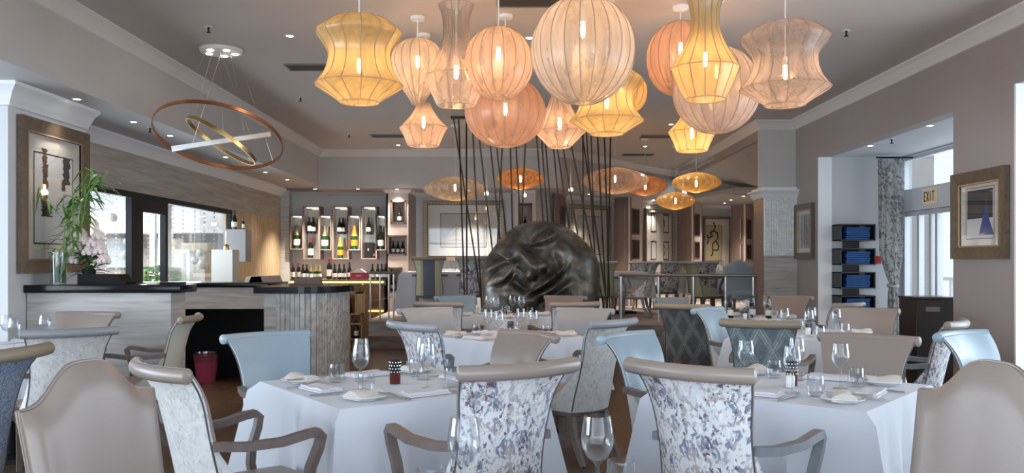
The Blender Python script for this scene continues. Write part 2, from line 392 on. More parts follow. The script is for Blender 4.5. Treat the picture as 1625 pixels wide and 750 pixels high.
# right wall with two openings
struct('wall_right', MB().box(XR, XR+.16, YF, 2.2, 0, CH).box(XR, XR+.16, 2.2, 7.04, 2.80, CH).box(XR, XR+.16, 7.04, 8.04, 0, CH)
       .box(XR, XR+.16, 8.04, 11.55, 2.75, CH).box(XR, XR+.16, 11.55, 12.5, 0, CH), WALLR)
XE = 5.33
struct('wall_right_alcove', MB().box(XR+.16, XE+.1, 11.55, 11.65, 0, 2.75).box(XR+.16, XE+.1, 7.94, 8.04, 0, 2.8).box(XR+.16, XE+.1, 7.04, 7.12, 0, 2.8)
       .box(XR+.16, XE+.1, 2.1, 2.2, 0, 2.8), pbr('alcove_wall_paint', (.52, .54, .56), .55))
struct('ceiling_right_alcove', MB().box(XR+.16, XE+.1, 2.1, 7.12, 2.80, 2.88).box(XR+.16, XE+.1, 8.04, 11.65, 2.75, 2.80), WALLW)
struct('trim_1', MB().box(XR-.012, XR+.17, 7.02, 7.045, 0, 2.80).box(XR-.012, XR+.17, 11.545, 11.57, 0, 2.75), CROWNW)
# glazing of the alcoves
def glazed(name, x, y0, y1, z0, z1, posts, bars, mat, w=.05, gz0=None):
    fr = MB(); 
    for p in posts: fr.box(x-.035, x+.035, p-w/2, p+w/2, z0, z1)
    for z, h in bars: fr.box(x-.03, x+.03, y0, y1, z-h/2, z+h/2)
    o = fr.build(name, mat, None, False); o['kind'] = 'structure'
    g = MB().box(x-.004, x+.004, y0, y1, z0, z1).build('pane', PANE, o, False); return o
DOORF = pbr('aluminium_door_frame', (.62, .65, .68), .35, .3)
glazed('window_1', XE, 8.04, 11.55, 2.0, 2.72, [8.07, 11.52], [(2.03, .07), (2.27, .05), (2.71, .05)], DOORF)
glazed('door_1', XE, 8.04, 11.55, .02, 2.0, [8.08, 9.0, 9.9, 10.62, 10.78, 11.1, 11.5], [(.06, .1), (1.97, .07)], DOORF, .06)
struct('wall_right_door_head', MB().box(XE-.05, XE+.05, 8.04, 11.55, 2.0, 2.27), WALLW)
glazed('window_2', XE, 2.2, 7.04, .1, 2.78, [2.25, 3.4, 4.6, 5.8, 7.0], [(.12, .08), (2.1, .05), (2.76, .05)], DOORF)
glazed('window_3_added', XO-.05, -.6, 5.9, .35, 2.5, [-.57, 1, 2.6, 4.2, 5.87], [(.38, .06), (2.47, .06)], DOORF)  # unseen window, added to bring in light from the left
# front glazing behind the camera
struct('wall_front', MB().box(XO, -4.6, YF-.1, YF, 0, CH).box(4.6, XE+.1, YF-.1, YF, 0, CH).box(-4.6, 4.6, YF-.1, YF, 2.75, CH).box(-4.6, 4.6, YF-.1, YF, 0, .3), WALLG)
fr = MB()
for k in range(9): fr.box(-4.6+k*1.15-.03, -4.6+k*1.15+.03, YF-.08, YF-.02, .3, 2.75)
fr.box(-4.6, 4.6, YF-.08, YF-.02, 2.05, 2.11)
o = struct('window_4', fr, DOORF); MB().box(-4.6, 4.6, YF-.054, YF-.046, .3, 2.75).build('pane', PANE, o, False)
# courtyard window (black frames)
fr = MB().box(XS-.05, XS+.02, 7.98, 13.5, 2.08, 2.15).box(XS-.05, XS+.02, 7.98, 13.5, .9, .96)
for y0, y1 in ((7.98, 8.06), (9.93, 10.24), (10.90, 10.98), (13.42, 13.5)): fr.box(XS-.05, XS+.02, y0, y1, .96, 2.08)
fr.box(XS-.05, XS+.02, 10.24, 10.90, 1.93, 2.08)
o = struct('window_5', fr, BLACKM); MB().box(XS-.05, XS-.042, 8.06, 13.42, .96, 2.08).build('pane', PANE, o, False)
# upper back band and the soffit behind it
ub = [(XL-.1, 15.7), (.9, 15.7), (3.76, 19.6)]
struct('wall_back_upper', MB().prism([(XL-.1, 15.7), (.9, 15.7), (3.76, 19.6), (3.9, 19.5), (3.9, 19.8), (3.66, 19.75), (.85, 15.82), (XL-.1, 15.82)], 2.69, CH), WALLG)
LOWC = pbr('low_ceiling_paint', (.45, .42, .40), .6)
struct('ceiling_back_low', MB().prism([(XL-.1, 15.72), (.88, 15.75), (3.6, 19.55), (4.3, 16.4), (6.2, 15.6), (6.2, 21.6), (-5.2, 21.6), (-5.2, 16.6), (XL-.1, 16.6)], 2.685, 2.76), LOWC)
# right back: jog wall, beam and the folded sloping ceiling
struct('wall_right_beam', MB().slab([(3.64, 12.55, 3.13), (3.64, 12.55, CH), (3.75, 19.6, CH), (3.75, 19.6, 3.13)], (.06, 0, 0)), WALLR)
struct('wall_right_jog', MB().box(3.64, XR+.16, 12.5, 12.60, 2.42, CH), WALLG)
P0 = Vector((3.68, 12.5, 3.15)); P1 = at(1176, 239, 13.8); P2 = at(1076, 274, 18.6); Fp = at(1229, 299, 15.6)
Rp = Vector((5.4, 13.2, 2.62)); E1 = Vector((3.95, 18.9, 2.70)); E2 = Vector((5.1, 17.0, 2.70))
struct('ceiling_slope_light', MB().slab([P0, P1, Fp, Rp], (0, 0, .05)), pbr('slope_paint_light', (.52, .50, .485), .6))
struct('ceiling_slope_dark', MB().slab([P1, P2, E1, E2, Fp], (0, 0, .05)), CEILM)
struct('wall_right_fluted_block', MB().box(3.69, XR, 12.46, 13.0, 0, 2.30), BROWNW)
struct('wall_right_closing', MB().box(XR+.16, 6.1, 12.5, 12.6, 0, 3.4).box(6.1, 6.2, 12.5, 21, 0, 3.4), WALLR)
struct('wall_back_far', MB().box(-5.2, 6.2, 21.4, 21.6, 0, 2.69), WALLG)
# fluted white tiles on the column front
b = MB(); x0 = 3.69; n = 13; wd = (XR-x0)/n
for k in range(n):
    for j in range(8):
        z0 = 1.42+j*.125-(.06 if k % 2 else 0); z1 = min(2.30, z0+.122)
        if z1-max(1.42, z0) > .012: b.rbox(x0+k*wd+.002, x0+(k+1)*wd-.002, 12.435, 12.46, max(1.42, z0), z1, .005, 1)
struct('trim_2', b, FLUTE)
struct('trim_14', MB().box(3.685, XR, 12.447, 12.46, 1.42, 2.30), WHITE)
struct('trim_3', MB().box(3.69, XR, 12.44, 12.46, 0, 1.42), WOODG)

# mouldings
CPROF = [(0, 0), (.105, 0), (.105, -.02), (.085, -.035), (.06, -.055), (.045, -.085), (.03, -.10), (.018, -.125), (0, -.13)]
def crown(name, pts, z, side, mat=CROWN, sc=1.0):
    P = [Vector((x, y, 0)) for x, y in pts]; vs = []; m = len(CPROF)
    for i, p in enumerate(P):
        ns = []
        if i > 0: t = (p-P[i-1]).normalized(); ns.append(Vector((-t.y, t.x, 0))*side)
        if i < len(P)-1: t = (P[i+1]-p).normalized(); ns.append(Vector((-t.y, t.x, 0))*side)
        nn = sum(ns, Vector()).normalized(); k = 1/max(.35, nn.dot(ns[0]))
        for a, c in CPROF: vs.append((p.x+nn.x*a*k*sc, p.y+nn.y*a*k*sc, z+c*sc))
    fs = [(i*m+k, i*m+(k+1) % m, (i+1)*m+(k+1) % m, (i+1)*m+k) for i in range(len(P)-1) for k in range(m)]
    fs += [tuple(range(m)), tuple(range((len(P)-1)*m, len(P)*m))]
    b = MB(); b.add(vs, fs); return struct(name, b, mat, True)
crown('trim_4', [(XR, YF), (XR, 12.5), (3.66, 12.5), (3.77, 19.5), (.9, 15.7), (XL, 15.7), (XL, YF)], CH, 1, CROWN, 1.05)
crown('trim_5', [(-4.0, 7.98), (-4.0, 6.75), (XO, 6.75)], SOF, 1, CROWNW, 1.35)
crown('trim_6', [(XS, 16.4), (XS, 7.98)], SOF, 1, CROWNW, 1.15)
crown('trim_7', [(3.69, 13.0), (3.69, 12.44), (XR, 12.44)], 2.38, -1, CROWNW, .9)
struct('trim_8', MB().box(3.66, XR, 12.44, 13.0, 2.30, 2.42), CROWNW)

# platform and steps
struct('floor_platform', MB().box(-2.3, 1.0, 13.4, 21.4, 0.002, .40).box(1.0, 6.0, 12.62, 21.4, 0.002, .40), STEPM)
struct('floor_step', MB().box(-2.4, 1.0, 13.0, 13.4, 0.002, .20), STEPM)
struct('trim_9', MB().box(-2.3, 1.0, 13.385, 13.42, .385, .402).box(-2.4, 1.0, 12.985, 13.02, .185, .202).box(1.0, 4.1, 12.605, 12.64, .385, .402), pbr('step_nosing', (.36, .33, .31), .4))

# back walls built from plan segments; niches are real recesses
def seg_wall(name, a, b_, mat, z0=0.0, z1=2.69, holes=(), depth=.30, niche_mat=None, box_mat=None):
    """a, b_ = (px, Y) plan points read off the picture; holes = (s0, s1, z0, z1) in metres along the wall"""
    p = Vector((xc(a[0], a[1]), a[1], 0)); q = Vector((xc(b_[0], b_[1]), b_[1], 0)); L = (q-p).length; t = (q-p)/L; nrm = Vector((-t.y, t.x, 0))  # away from the camera
    ss = sorted({0, L, *[h[0] for h in holes], *[h[1] for h in holes]}); zs = sorted({z0, z1, *[h[2] for h in holes], *[h[3] for h in holes]})
    b = MB()
    def inh(s, z): return any(h[0] < s < h[1] and h[2] < z < h[3] for h in holes)
    for s0, s1 in zip(ss, ss[1:]):
        for c0, c1 in zip(zs, zs[1:]):
            if not inh((s0+s1)/2, (c0+c1)/2):
                P = [p+t*s0, p+t*s1]; b.slab([(P[0].x, P[0].y, c0), (P[1].x, P[1].y, c0), (P[1].x, P[1].y, c1), (P[0].x, P[0].y, c1)], nrm*.04)
    for h in holes:
        A = p+t*h[0]; B = p+t*h[1]
        b.slab([(A.x+nrm.x*depth, A.y+nrm.y*depth, h[2]), (B.x+nrm.x*depth, B.y+nrm.y*depth, h[2]), (B.x+nrm.x*depth, B.y+nrm.y*depth, h[3]), (A.x+nrm.x*depth, A.y+nrm.y*depth, h[3])], nrm*.02)
    o = struct(name, b, mat)
    if holes:
        c = MB(); w = .03
        for h in holes:
            A = p+t*h[0]; B = p+t*h[1]; f = -nrm*.015; dd = nrm*(depth+.015)
            for (s0, s1, c0, c1) in ((h[0], h[0]+w, h[2], h[3]), (h[1]-w, h[1], h[2], h[3]), (h[0], h[1], h[2], h[2]+w), (h[0], h[1], h[3]-w, h[3])):
                A = p+t*s0+f; B = p+t*s1+f; c.slab([(A.x, A.y, c0), (B.x, B.y, c0), (B.x, B.y, c1), (A.x, A.y, c1)], dd)
        c.build('niche_lining', box_mat or DBROWN, o, False)
    return p, t, nrm, L, o
seg_wall('wall_back_wine', (459, 16.62), (614, 16.62), WALLW)
Y1 = 16.0
colA = seg_wall('wall_back_column_1', (613, Y1), (648, Y1), PINKW, 0.4, holes=[(.085, .375, zc(355, Y1), zc(318, Y1)), (.02, .385, zc(405, Y1), zc(373, Y1)), (.04, .30, zc(464, Y1), zc(424, Y1))])
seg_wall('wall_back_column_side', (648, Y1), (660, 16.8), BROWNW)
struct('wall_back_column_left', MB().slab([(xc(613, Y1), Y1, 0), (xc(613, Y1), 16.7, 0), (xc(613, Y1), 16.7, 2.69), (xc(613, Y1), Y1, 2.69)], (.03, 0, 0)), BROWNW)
seg_wall('wall_back_middle', (660, 16.8), (818, 16.8), WALLW)
colB = seg_wall('wall_back_column_2', (817, 16.2), (850, 16.2), PINKW, 0.4, holes=[(.06, .33, 1.9, zc(322, 16.2))])
seg_wall('wall_back_stone', (850, 16.2), (882, 17.0), STONE)
colC = seg_wall('wall_back_column_3', (882, 16.8), (898, 17.4), BROWNW, holes=[(.3, .6, 1.9, 2.45)], depth=.13)
seg_wall('wall_back_right', (898, 17.5), (976, 18.4), WALLW)
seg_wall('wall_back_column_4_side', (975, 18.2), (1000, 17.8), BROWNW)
colD = seg_wall('wall_back_column_4', (1000, 17.8), (1018, 18.3), PINKW, holes=[(.06, .46, zc(372, 18), zc(331, 18)), (.06, .46, zc(411, 18), zc(380, 18))], depth=.13)
seg_wall('wall_back_print', (1018, 18.6), (1076, 20.2), WALLW)
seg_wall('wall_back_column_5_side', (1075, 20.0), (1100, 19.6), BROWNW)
colE = seg_wall('wall_back_column_5', (1100, 19.6), (1114, 20.1), PINKW, holes=[(.06, .42, zc(374, 19.8), zc(339, 19.8)), (.06, .42, zc(410, 19.8), zc(383, 19.8))], depth=.13)
seg_wall('wall_back_drawing', (1113, 20.4), (1162, 20.7), WALLW)
seg_wall('wall_back_column_6_side', (1160, 20.5), (1183, 20.0), BROWNW)
colF = seg_wall('wall_back_column_6', (1183, 20.0), (1197, 20.6), PINKW, holes=[(.06, .42, zc(379, 20.2), zc(348, 20.2)), (.06, .42, zc(411, 20.2), zc(388, 20.2))], depth=.13)
struct('wall_back_end', MB().box(xc(1197, 20.6), 6.2, 20.6, 20.7, 0, 2.69), BROWNW)
crown('trim_10', [(xc(459, 16.6), 16.6), (xc(613, 16.6), 16.6), (xc(613, 16), 15.99), (xc(649, 16), 15.99), (xc(660, 16.75), 16.78), (xc(817, 16.78), 16.78), (xc(817, 16.19), 16.19), (xc(850, 16.19), 16.19)][::-1], 2.685, 1, CROWN, .55)
crown('trim_11', [(xc(898, 17.45), 17.45), (xc(975, 18.3), 18.3)][::-1], 2.685, 1, CROWN, .55)
crown('trim_12', [(xc(1018, 18.55), 18.55), (xc(1073, 20.0), 20.0)][::-1], 2.685, 1, CROWN, .55)
crown('trim_13', [(xc(1113, 20.35), 20.35), (xc(1160, 20.6), 20.6)][::-1], 2.685, 1, CROWN, .55)

# ------------------------------------------------------------------ bar
BZ = 1.14
t = thing('bar_counter', 'grey wood bar counter with black stone top beside the white pillar', 'bar counter', (-3.35, 7.15, 0))
MB().rbox(-.64, .64, -.20, .17, BZ-.065, BZ, .006, 2).build('countertop', BLACKS, t)
MB().box(-.64, .53, -.15, .15, 0, BZ-.065).build('front_panel', WOODG, t, False)
MB().box(.528, .545, -.155, .155, 0, BZ-.065).build('end_panel', WOODG, t, False)
t = thing('bar_counter', 'rear bar counter section with black top over a dark open recess', 'bar counter', (-3.2, 9.4, 0))
b1 = 1.33-34*9.0/F
MB().rbox(-1.25, .62, -.40, .40, b1-.045, b1, .005, 2).build('countertop', BLACKS, t)
MB().box(-1.2, .60, -.38, -.35, .83, b1-.045).build('fascia', WOODG, t, False)
MB().box(-1.2, .60, .36, .40, 0, b1-.045).build('recess_back', BLACKM, t, False)
MB().box(-1.25, -1.2, -.38, .36, 0, b1-.045).build('side_panel', WOODG, t, False)
# peninsula with the curved tiled front
t = thing('bar_peninsula', 'rounded end of the bar clad in upright grey glazed tiles, black top', 'bar counter', (-1.95, 8.5, 0))
def D(r, off=0):
    pts = [(-.33-off, -.68-off), (0, -.68-off)]
    for k in range(15):
        a = -pi/2+k*(pi/2+.5)/14; pts.append((.0+(.30+off)*cos(a)*1.0, -.0+(.68+off)*sin(a) if sin(a) < 0 else .5*sin(a)))
    pts += [(0.0, .55), (-.33-off, .55)]
    return pts
b3 = 1.10
b = MB().prism(D(0, .075), b3-.06, b3); b.build('countertop', BLACKS, t, False)
MB().prism(D(0, 0), 0, b3-.06).build('core', WOODG, t, False)
b = MB(); pts = D(0, .0)[1:17]; path = []
for p, q in zip(pts, pts[1:]):
    d = Vector((q[0]-p[0], q[1]-p[1])); n = max(1, int(round(d.length/.04)))
    for k in range(n): path.append(Vector(p)+d*k/n)
path = [Vector((-.22+k*.044, -.68)) for k in range(5)]+path
random.seed(3)
for k, (p, q) in enumerate(zip(path, path[1:])):
    d = (q-p); 
    if d.length < .02: continue
    nr = Vector((d.y, -d.x)).normalized(); z = -random.random()*.2
    while z < b3-.06:
        z1 = min(b3-.062, z+.24); z0 = max(0, z)
        if z1-z0 > .02:
            a = p+d*.06; c = q-d*.06
            b.slab([(a.x, a.y, z0), (c.x, c.y, z0), (c.x, c.y, z1-.004), (a.x, a.y, z1-.004)], (nr.x*.014, nr.y*.014, 0))
        z += .245
b.build('tile_cladding', FLUTEG, t, False)
MB().box(-.40, .0, .15, .45, .80, .84).build('inner_shelf', BLACKS, t, False)

t = thing('waste_bin', 'pink waste bin with a clear liner under the rear bar counter', 'bin', (xc(327, 9.45), 9.45, 0))
MB().lathe([(1e-4, 0), (.10, 0), (.135, .30), (.128, .30), (.095, .01), (1e-4, .01)], 24).build('bucket', PINKB, t)
MB().lathe([(.137, .22), (.143, .30), (.146, .32), (.135, .325), (.12, .25)], 24, pleat=lambda k, s, z: 1+.03*sin(k*2.3)).build('bin_liner', thin_glass('bin_liner_film', (.85, .75, .8), .5, .15), t)
# point of sale tray / book
t = thing('menu_tray', 'black tray with raised end lying on the bar beside the window', 'tray', (xc(170, 7.15), 7.15, BZ))
MB().slab([(-.20, -.10, .0), (.20, -.10, .0), (.20, -.10, .025), (.165, -.10, .03), (.135, -.10, .085), (-.20, -.10, .09)], (0, .2, 0)).build('tray_body', pbr('black_leather', (.008, .007, .008), .6, 0, .15), t, False)
tag(MB().rbox(-.14, .14, -.07, .07, 0, .018, .004, 1).build('till_pad', BLACKM, None, True, (xc(265, 7.2), 7.2, BZ)), 'flat black pad lying on the bar right of the tray', 'pad')
tag(MB().rbox(-.045, .045, -.03, .03, 0, .024, .006, 1).build('card_holder', LABW, None, True, (xc(243, 7.05), 7.05, BZ)), 'small white card holder lying on the black bar top', 'card holder')

# bamboo vase
vx, vy = xc(92, 7.1), 7.1
t = thing('bamboo_vase', 'tall glass vase of lucky bamboo standing on the bar by the print', 'vase', (vx, vy, BZ))
MB().lathe([(1e-4, .0), (.062, 0), (.075, .27), (.071, .27), (.058, .012), (1e-4, .012)], 28).build('vase', VASEG, t)
MB().cyl((0, 0, .013), .055, .10, 24).build('water', WATER, t)
b = MB(); lf = MB(); random.seed(11)
def leaf(mb, p, d, L, w, droop=.35):
    d = Vector(d).normalized(); sd = d.cross(Vector((0, 0, 1)));
    if sd.length < .1: sd = Vector((1, 0, 0))
    sd.normalize(); pts = []
    for k in range(6):
        s = k/5; c = Vector(p)+d*L*s+Vector((0, 0, -droop*L*s*s)); ww = w*sin(pi*min(1, s*.92+.08))**.8*(1-s*.3)
        pts.append((c-sd*ww/2, c+Vector((0, 0, -.15*ww)), c+sd*ww/2))
    vs = [q for tr in pts for q in tr]
    mb.add(vs, [(3*k+j, 3*k+j+1, 3*k+j+4, 3*k+j+3) for k in range(5) for j in range(2)])
for k in range(5):
    a = random.uniform(-.9, 1.1); lean = Vector((sin(a)*.14+.17, random.uniform(-.12, .12), 1)); hgt = random.uniform(.62, .95)
    P = [Vector((random.uniform(-.03, .03), random.uniform(-.03, .03), .02))]
    for s in range(1, 9):
        P.append(P[0]+lean*hgt*s/8+Vector((.035*sin(s*1.1+k), .02*cos(s+k), 0))+Vector((.11*(s/8)**3*(1 if a > 0 else -1), 0, 0)))
    b.tube(P, [.008-.0005*s for s in range(9)], 6)
    for s in range(3, 9):
        for r in range(2):
            an = random.uniform(0, 2*pi); br = P[s]+Vector((cos(an), sin(an)*.6, .3))*random.uniform(.03, .12)
            b.tube([P[s], br], .0025, 4)
            for _ in range(2): an2 = an+random.uniform(-.9, .9); leaf(lf, br, (cos(an2), sin(an2)*.7, random.uniform(-.5, .35)), random.uniform(.10, .17), .022, .5)
for xx, zz, dx in ((.25, .92, 1), (.33, .90, 1), (.15, .8, 1), (-.16, .82, -1), (.05, .75, 1)):
    P = [(.08, 0, .5), (xx*.6, .02, zz*.85), (xx, .0, zz), (xx+.10*dx, -.02, zz-.03)]
    b.tube(P, .003, 4)
    for s in range(9):
        s_ = s/8; c = Vector(P[1]).lerp(Vector(P[3]), s_)+Vector((0, 0, .02)); leaf(lf, c, (random.uniform(-.3, 1)*dx, random.uniform(-.6, .6), random.uniform(-.8, .3)), random.uniform(.10, .17), .022, .5)
for m_ in (b, lf): m_.v = [(max(x, -.15), y, z) for x, y, z in m_.v]
b.build('stem', STEM, t); lf.build('foliage', LEAF, t)

# flowers
t = thing('flower_bouquet', 'bouquet of pale pink peonies standing on the bar beneath the bamboo', 'flowers', (xc(160, 7.9), 7.65, 0.0))
t.location = (xc(158, 7.3)-.05, 7.28, BZ)
t.location.y = 7.22
lf = MB(); random.seed(5); fl = []
for k in range(60):
    a = random.uniform(0, 2*pi); z = random.uniform(.10, .30); leaf(lf, (cos(a)*.04, sin(a)*.04, z-.02), (cos(a), sin(a)*.4, random.uniform(-.1, .9)), random.uniform(.08, .17), .04, .4)
lf.build('foliage', LEAFD, t)
MB().lathe([(1e-4, 0), (.045, 0), (.055, .12), (.04, .13), (1e-4, .12)], 16).build('pot', BLACKM, t)
for k, (x, z) in enumerate([(-.10, .31), (-.02, .36), (.06, .34), (.12, .28), (.02, .27), (.15, .20), (-.13, .20), (-.05, .42), (.1, .4)]):
    m = MB()
    for ring in range(3):
        for j in range(6):
            a = j*pi/3+ring*.5; rr = .012+.012*ring
            m.lathe([(1e-4, -.026), (.016, -.016), (.021, .004), (.014, .022), (1e-4, .028)], 8, (x+cos(a)*rr*1.2, sin(a)*rr-.05, z+.030-ring*.018+.008*sin(a*3)))
    m.build('blossom', PETAL, t)

# ------------------------------------------------------------------ pictures
def picture(label, cat, p, q, z0, z1, fw, fmat, mount, mw, art, edge=None, glass=True, group=None, fd=.045):
    """p -> q plan points left to right as the viewer sees them; origin at lower-left"""
    p = Vector((*p, 0)); q = Vector((*q, 0)); L = (q-p).length; t_ = (q-p)/L
    H = z1-z0
    r = thing('framed_picture', label, cat, (p.x, p.y, z0), atan2(t_.y, t_.x), group)   # local x along wall, -y toward the viewer
    b = MB()
    o_ = [(0, 0), (L, 0), (L, H), (0, H)]; i_ = [(fw, fw), (L-fw, fw), (L-fw, H-fw), (fw, H-fw)]
    for k in range(4):
        a, c, d, e = o_[k], o_[(k+1) % 4], i_[(k+1) % 4], i_[k]
        v = [(a[0], 0, a[1]), (c[0], 0, c[1]), (d[0], 0, d[1]), (e[0], 0, e[1]), (a[0], -fd, a[1]), (c[0], -fd, c[1]), (d[0], -fd*.5, d[1]), (e[0], -fd*.5, e[1])]
        b.add(v, [(0, 1, 2, 3), (4, 5, 6, 7), (0, 1, 5, 4), (1, 2, 6, 5), (2, 3, 7, 6), (3, 0, 4, 7)])
    b.build('frame', fmat, r, False)
    if edge:
        e = MB(); w = .014
        e.box(fw-w, L-fw+w, -fd*.66, -.004, fw-w, fw).box(fw-w, L-fw+w, -fd*.66, -.004, H-fw, H-fw+w).box(fw-w, fw, -fd*.66, -.004, fw, H-fw).box(L-fw, L-fw+w, -fd*.66, -.004, fw, H-fw)
        e.build('inner_edge', edge, r, False)
    MB().box(fw, L-fw, -.010, -.004, fw, H-fw).build('mount', mount, r, False)
    art(r, L, H)
    if glass: MB().box(fw, L-fw, -.019, -.017, fw, H-fw).build('glazing', PICG, r, False)
    return r
def patch(r, name, mat, x0, x1, z0, z1, y=-.011, rag=0, seed=0):
    b = MB(); random.seed(seed)
    n = 14 if rag else 1; L_ = []; R_ = []
    for k in range(n+1):
        z = z0+(z1-z0)*k/n; L_.append((x0+random.uniform(-rag, rag), z)); R_.append((x1+random.uniform(-rag, rag), z))
    for k in range(n):
        b.add([(L_[k][0], y, L_[k][1]), (R_[k][0], y, R_[k][1]), (R_[k+1][0], y, R_[k+1][1]), (L_[k+1][0], y, L_[k+1][1])], [(0, 1, 2, 3)])
    return b.build(name, mat, r, False)
def strokes(r, name, mat, lines, w, y=-.012):
    b = MB()
    for ln in lines:
        for a, c in zip(ln, ln[1:]):
            a = Vector(a); c = Vector(c); d = (c-a).normalized(); n = Vector((-d.y, d.x))*w/2; a2 = a-d*w*.3; c2 = c+d*w*.3
            b.add([(a2.x-n.x, y, a2.y-n.y), (c2.x-n.x, y, c2.y-n.y), (c2.x+n.x, y, c2.y+n.y), (a2.x+n.x, y, a2.y+n.y)], [(0, 1, 2, 3)])
    return b.build(name, mat, r, False)
def artA(r, L, H):
    patch(r, 'print', PRINTW, .23, L-.24, .25, H-.27)
    strokes(r, 'print_border', INK, [[(.23, .25), (.23, H-.27), (L-.24, H-.27), (L-.24, .25), (.23, .25)]], .012)
    patch(r, 'ink_mark', INK, .36, .44, .50, H-.36, -.012, .018, 3)
    patch(r, 'ink_mark', INKB, .36, .43, .85, 1.06, -.0125, .014, 5)
    patch(r, 'ink_mark', INK, .36, .50, .48, .58, -.0125, .03, 8)
    patch(r, 'ink_mark', INK, .69, .80, .78, 1.02, -.012, .02, 9)
    patch(r, 'ink_mark', INK, .66, .73, .72, .80, -.012, .02, 10)
    patch(r, 'ink_mark', INK, .76, .82, .46, .60, -.012, .02, 12)
picture('large brown framed print of two black ink trunks on white pillar', 'picture', (-3.995, 6.86), (-3.995, 7.955), 1.235, 2.52, .12, FRAMEB, IVORY, 0, artA, BROWNW, fd=.05)
def artR(r, L, H):
    patch(r, 'print', PRINTW, .22, L-.22, .19, H-.16)
    patch(r, 'dark_field', pbr('charcoal_print', (.03, .03, .035), .7), .23, L-.23, .36, H-.17, -.0115)
    bl = pbr('cobalt_print', (.01, .06, .32), .7)
    b = MB(); b.add([(.42, -.012, .21), (.66, -.012, .21), (.58, -.012, .36), (.55, -.012, .52), (.53, -.012, .52), (.48, -.012, .36)], [(0, 1, 2, 3, 4, 5)]); b.build('blue_dress_shape', bl, r, False)
    for k in range(3): patch(r, 'dark_stripe', INKB if k % 2 else INK, .48+.06*k, .50+.06*k, .40, H-.17, -.0125)
    strokes(r, 'print_border', INK, [[(.21, .18), (L-.21, .18), (L-.21, H-.15), (.21, H-.15), (.21, .18)]], .006)
picture('bronze framed print with cobalt blue shape on right wall', 'picture', (XR-.005, 7.99), (XR-.005, 7.12), 1.355, 2.14, .12, FRAMEB, IVORY, 0, artR, GOLD, fd=.05)
def artS(r, L, H):
    patch(r, 'print', pbr('faded_portrait_ground', (.28, .30, .29), .7, var=.4, vscale=12), .15, L-.15, .15, H-.15)
    b = MB(); b.add([(.25, -.012, .2), (.56, -.012, .2), (.52, -.012, .42), (.44, -.012, .52), (.46, -.012, .6), (.38, -.012, .62), (.36, -.012, .5), (.28, -.012, .4)], [tuple(range(8))]); b.build('painted_shape', pbr('brown_paint', (.16, .10, .08), .7), r, False)
picture('small bronze framed dim painting beside the alcove opening', 'picture', (XR-.005, 12.44), (XR-.005, 11.72), 1.37, 2.15, .10, FRAMEB, IVORY, 0, artS, GOLD)
def beads(r, L, H, fw, n1, n2):
    b = MB()
    for k in range(n1):
        x = fw*.5+(L-fw)*k/(n1-1)
        for z in (fw*.55, H-fw*.55): b.cyl((x, -.05, z-.008), .013, .016, 6)
    for k in range(n2):
        z = fw*.5+(H-fw)*k/(n2-1)
        for x in (fw*.55, L-fw*.55): b.cyl((x, -.05, z-.008), .013, .016, 6)
    b.build('beading', pbr('pale_gilt_bead', (.62, .55, .42), .35, .4), r, True)
def artM(r, L, H):
    beads(r, L, H, .1, 26, 19)
    patch(r, 'print', pbr('pale_sketch_paper', (.60, .57, .53), .7), .34, L-.34, .26, H-.26)
    strokes(r, 'print_border', INK, [[(.34, .26), (L-.34, .26), (L-.34, H-.26), (.34, H-.26), (.34, .26)]], .012)
    strokes(r, 'pencil_line', pbr('pencil', (.2, .18, .17), .7), [[(.45, .5), (.62, .7), (.8, .66), (.95, .8), (1.1, .6)], [(.5, .4), (1.1, .4)]], .008)
y_ = 16.79
picture('large beaded gilt framed sketch on the back wall left of the sculpture', 'picture', (xc(672, y_), y_), (xc(799, y_), y_), zc(413, y_), zc(318, y_), .09, FRAMEG, IVORY, 0, artM, DBROWN, fd=.06)
def artT(r, L, H):
    beads(r, L, H, .1, 22, 22)
    patch(r, 'print', pbr('pale_tree_paper', (.62, .60, .55), .7), .24, L-.24, .5, H-.24)
    strokes(r, 'print_border', INK, [[(.24, .5), (L-.24, .5), (L-.24, H-.24), (.24, H-.24), (.24, .5)]], .012)
    strokes(r, 'painted_trees', pbr('yellow_tree_paint', (.45, .36, .12), .7), [[(.34+.09*k, .62), (.34+.09*k, .92)] for k in range(5)], .03)
    strokes(r, 'painted_trunks', INK, [[(.34+.09*k, .58), (.34+.09*k, .85)] for k in range(5)], .008)
def wallpt(a, b_, s, off=.03):
    p = Vector((xc(*a), a[1])); q = Vector((xc(*b_), b_[1])); t = (q-p).normalized(); n = Vector((t.y, -t.x)); return p.lerp(q, s)+n*off
A_, B_ = (898, 17.5), (976, 18.4)
picture('tall beaded framed tree drawing on back wall right of the sculpture', 'picture', wallpt(A_, B_, .04), wallpt(A_, B_, .86), .98, 2.52, .09, FRAMEG, IVORY, 0, artT, DBROWN, fd=.06)
def artF(r, L, H):
    beads(r, L, H, .08, 16, 22)
    for x in (.34, .92*L/1.6*1.15):
        for z in (.36, .98):
            patch(r, 'small_print', PRINTW, x, x+.26, z, z+.40, -.011)
            strokes(r, 'small_print_border', INK, [[(x, z), (x+.26, z), (x+.26, z+.40), (x, z+.40), (x, z)]], .034)
    strokes(r, 'ink_line', INK, [[(.95*L/1.6*1.15, 1.2), (1.02, 1.28), (1.05, 1.1)], [(1.0, .7), (1.08, .6), (1.02, .45)]], .03)
A_, B_ = (1018, 18.6), (1076, 20.2)
picture('beaded frame holding four small black bordered prints on back wall', 'picture', wallpt(A_, B_, .03), wallpt(A_, B_, .80), 1.02, 2.50, .07, FRAMEG, IVORY, 0, artF, DBROWN, fd=.06)
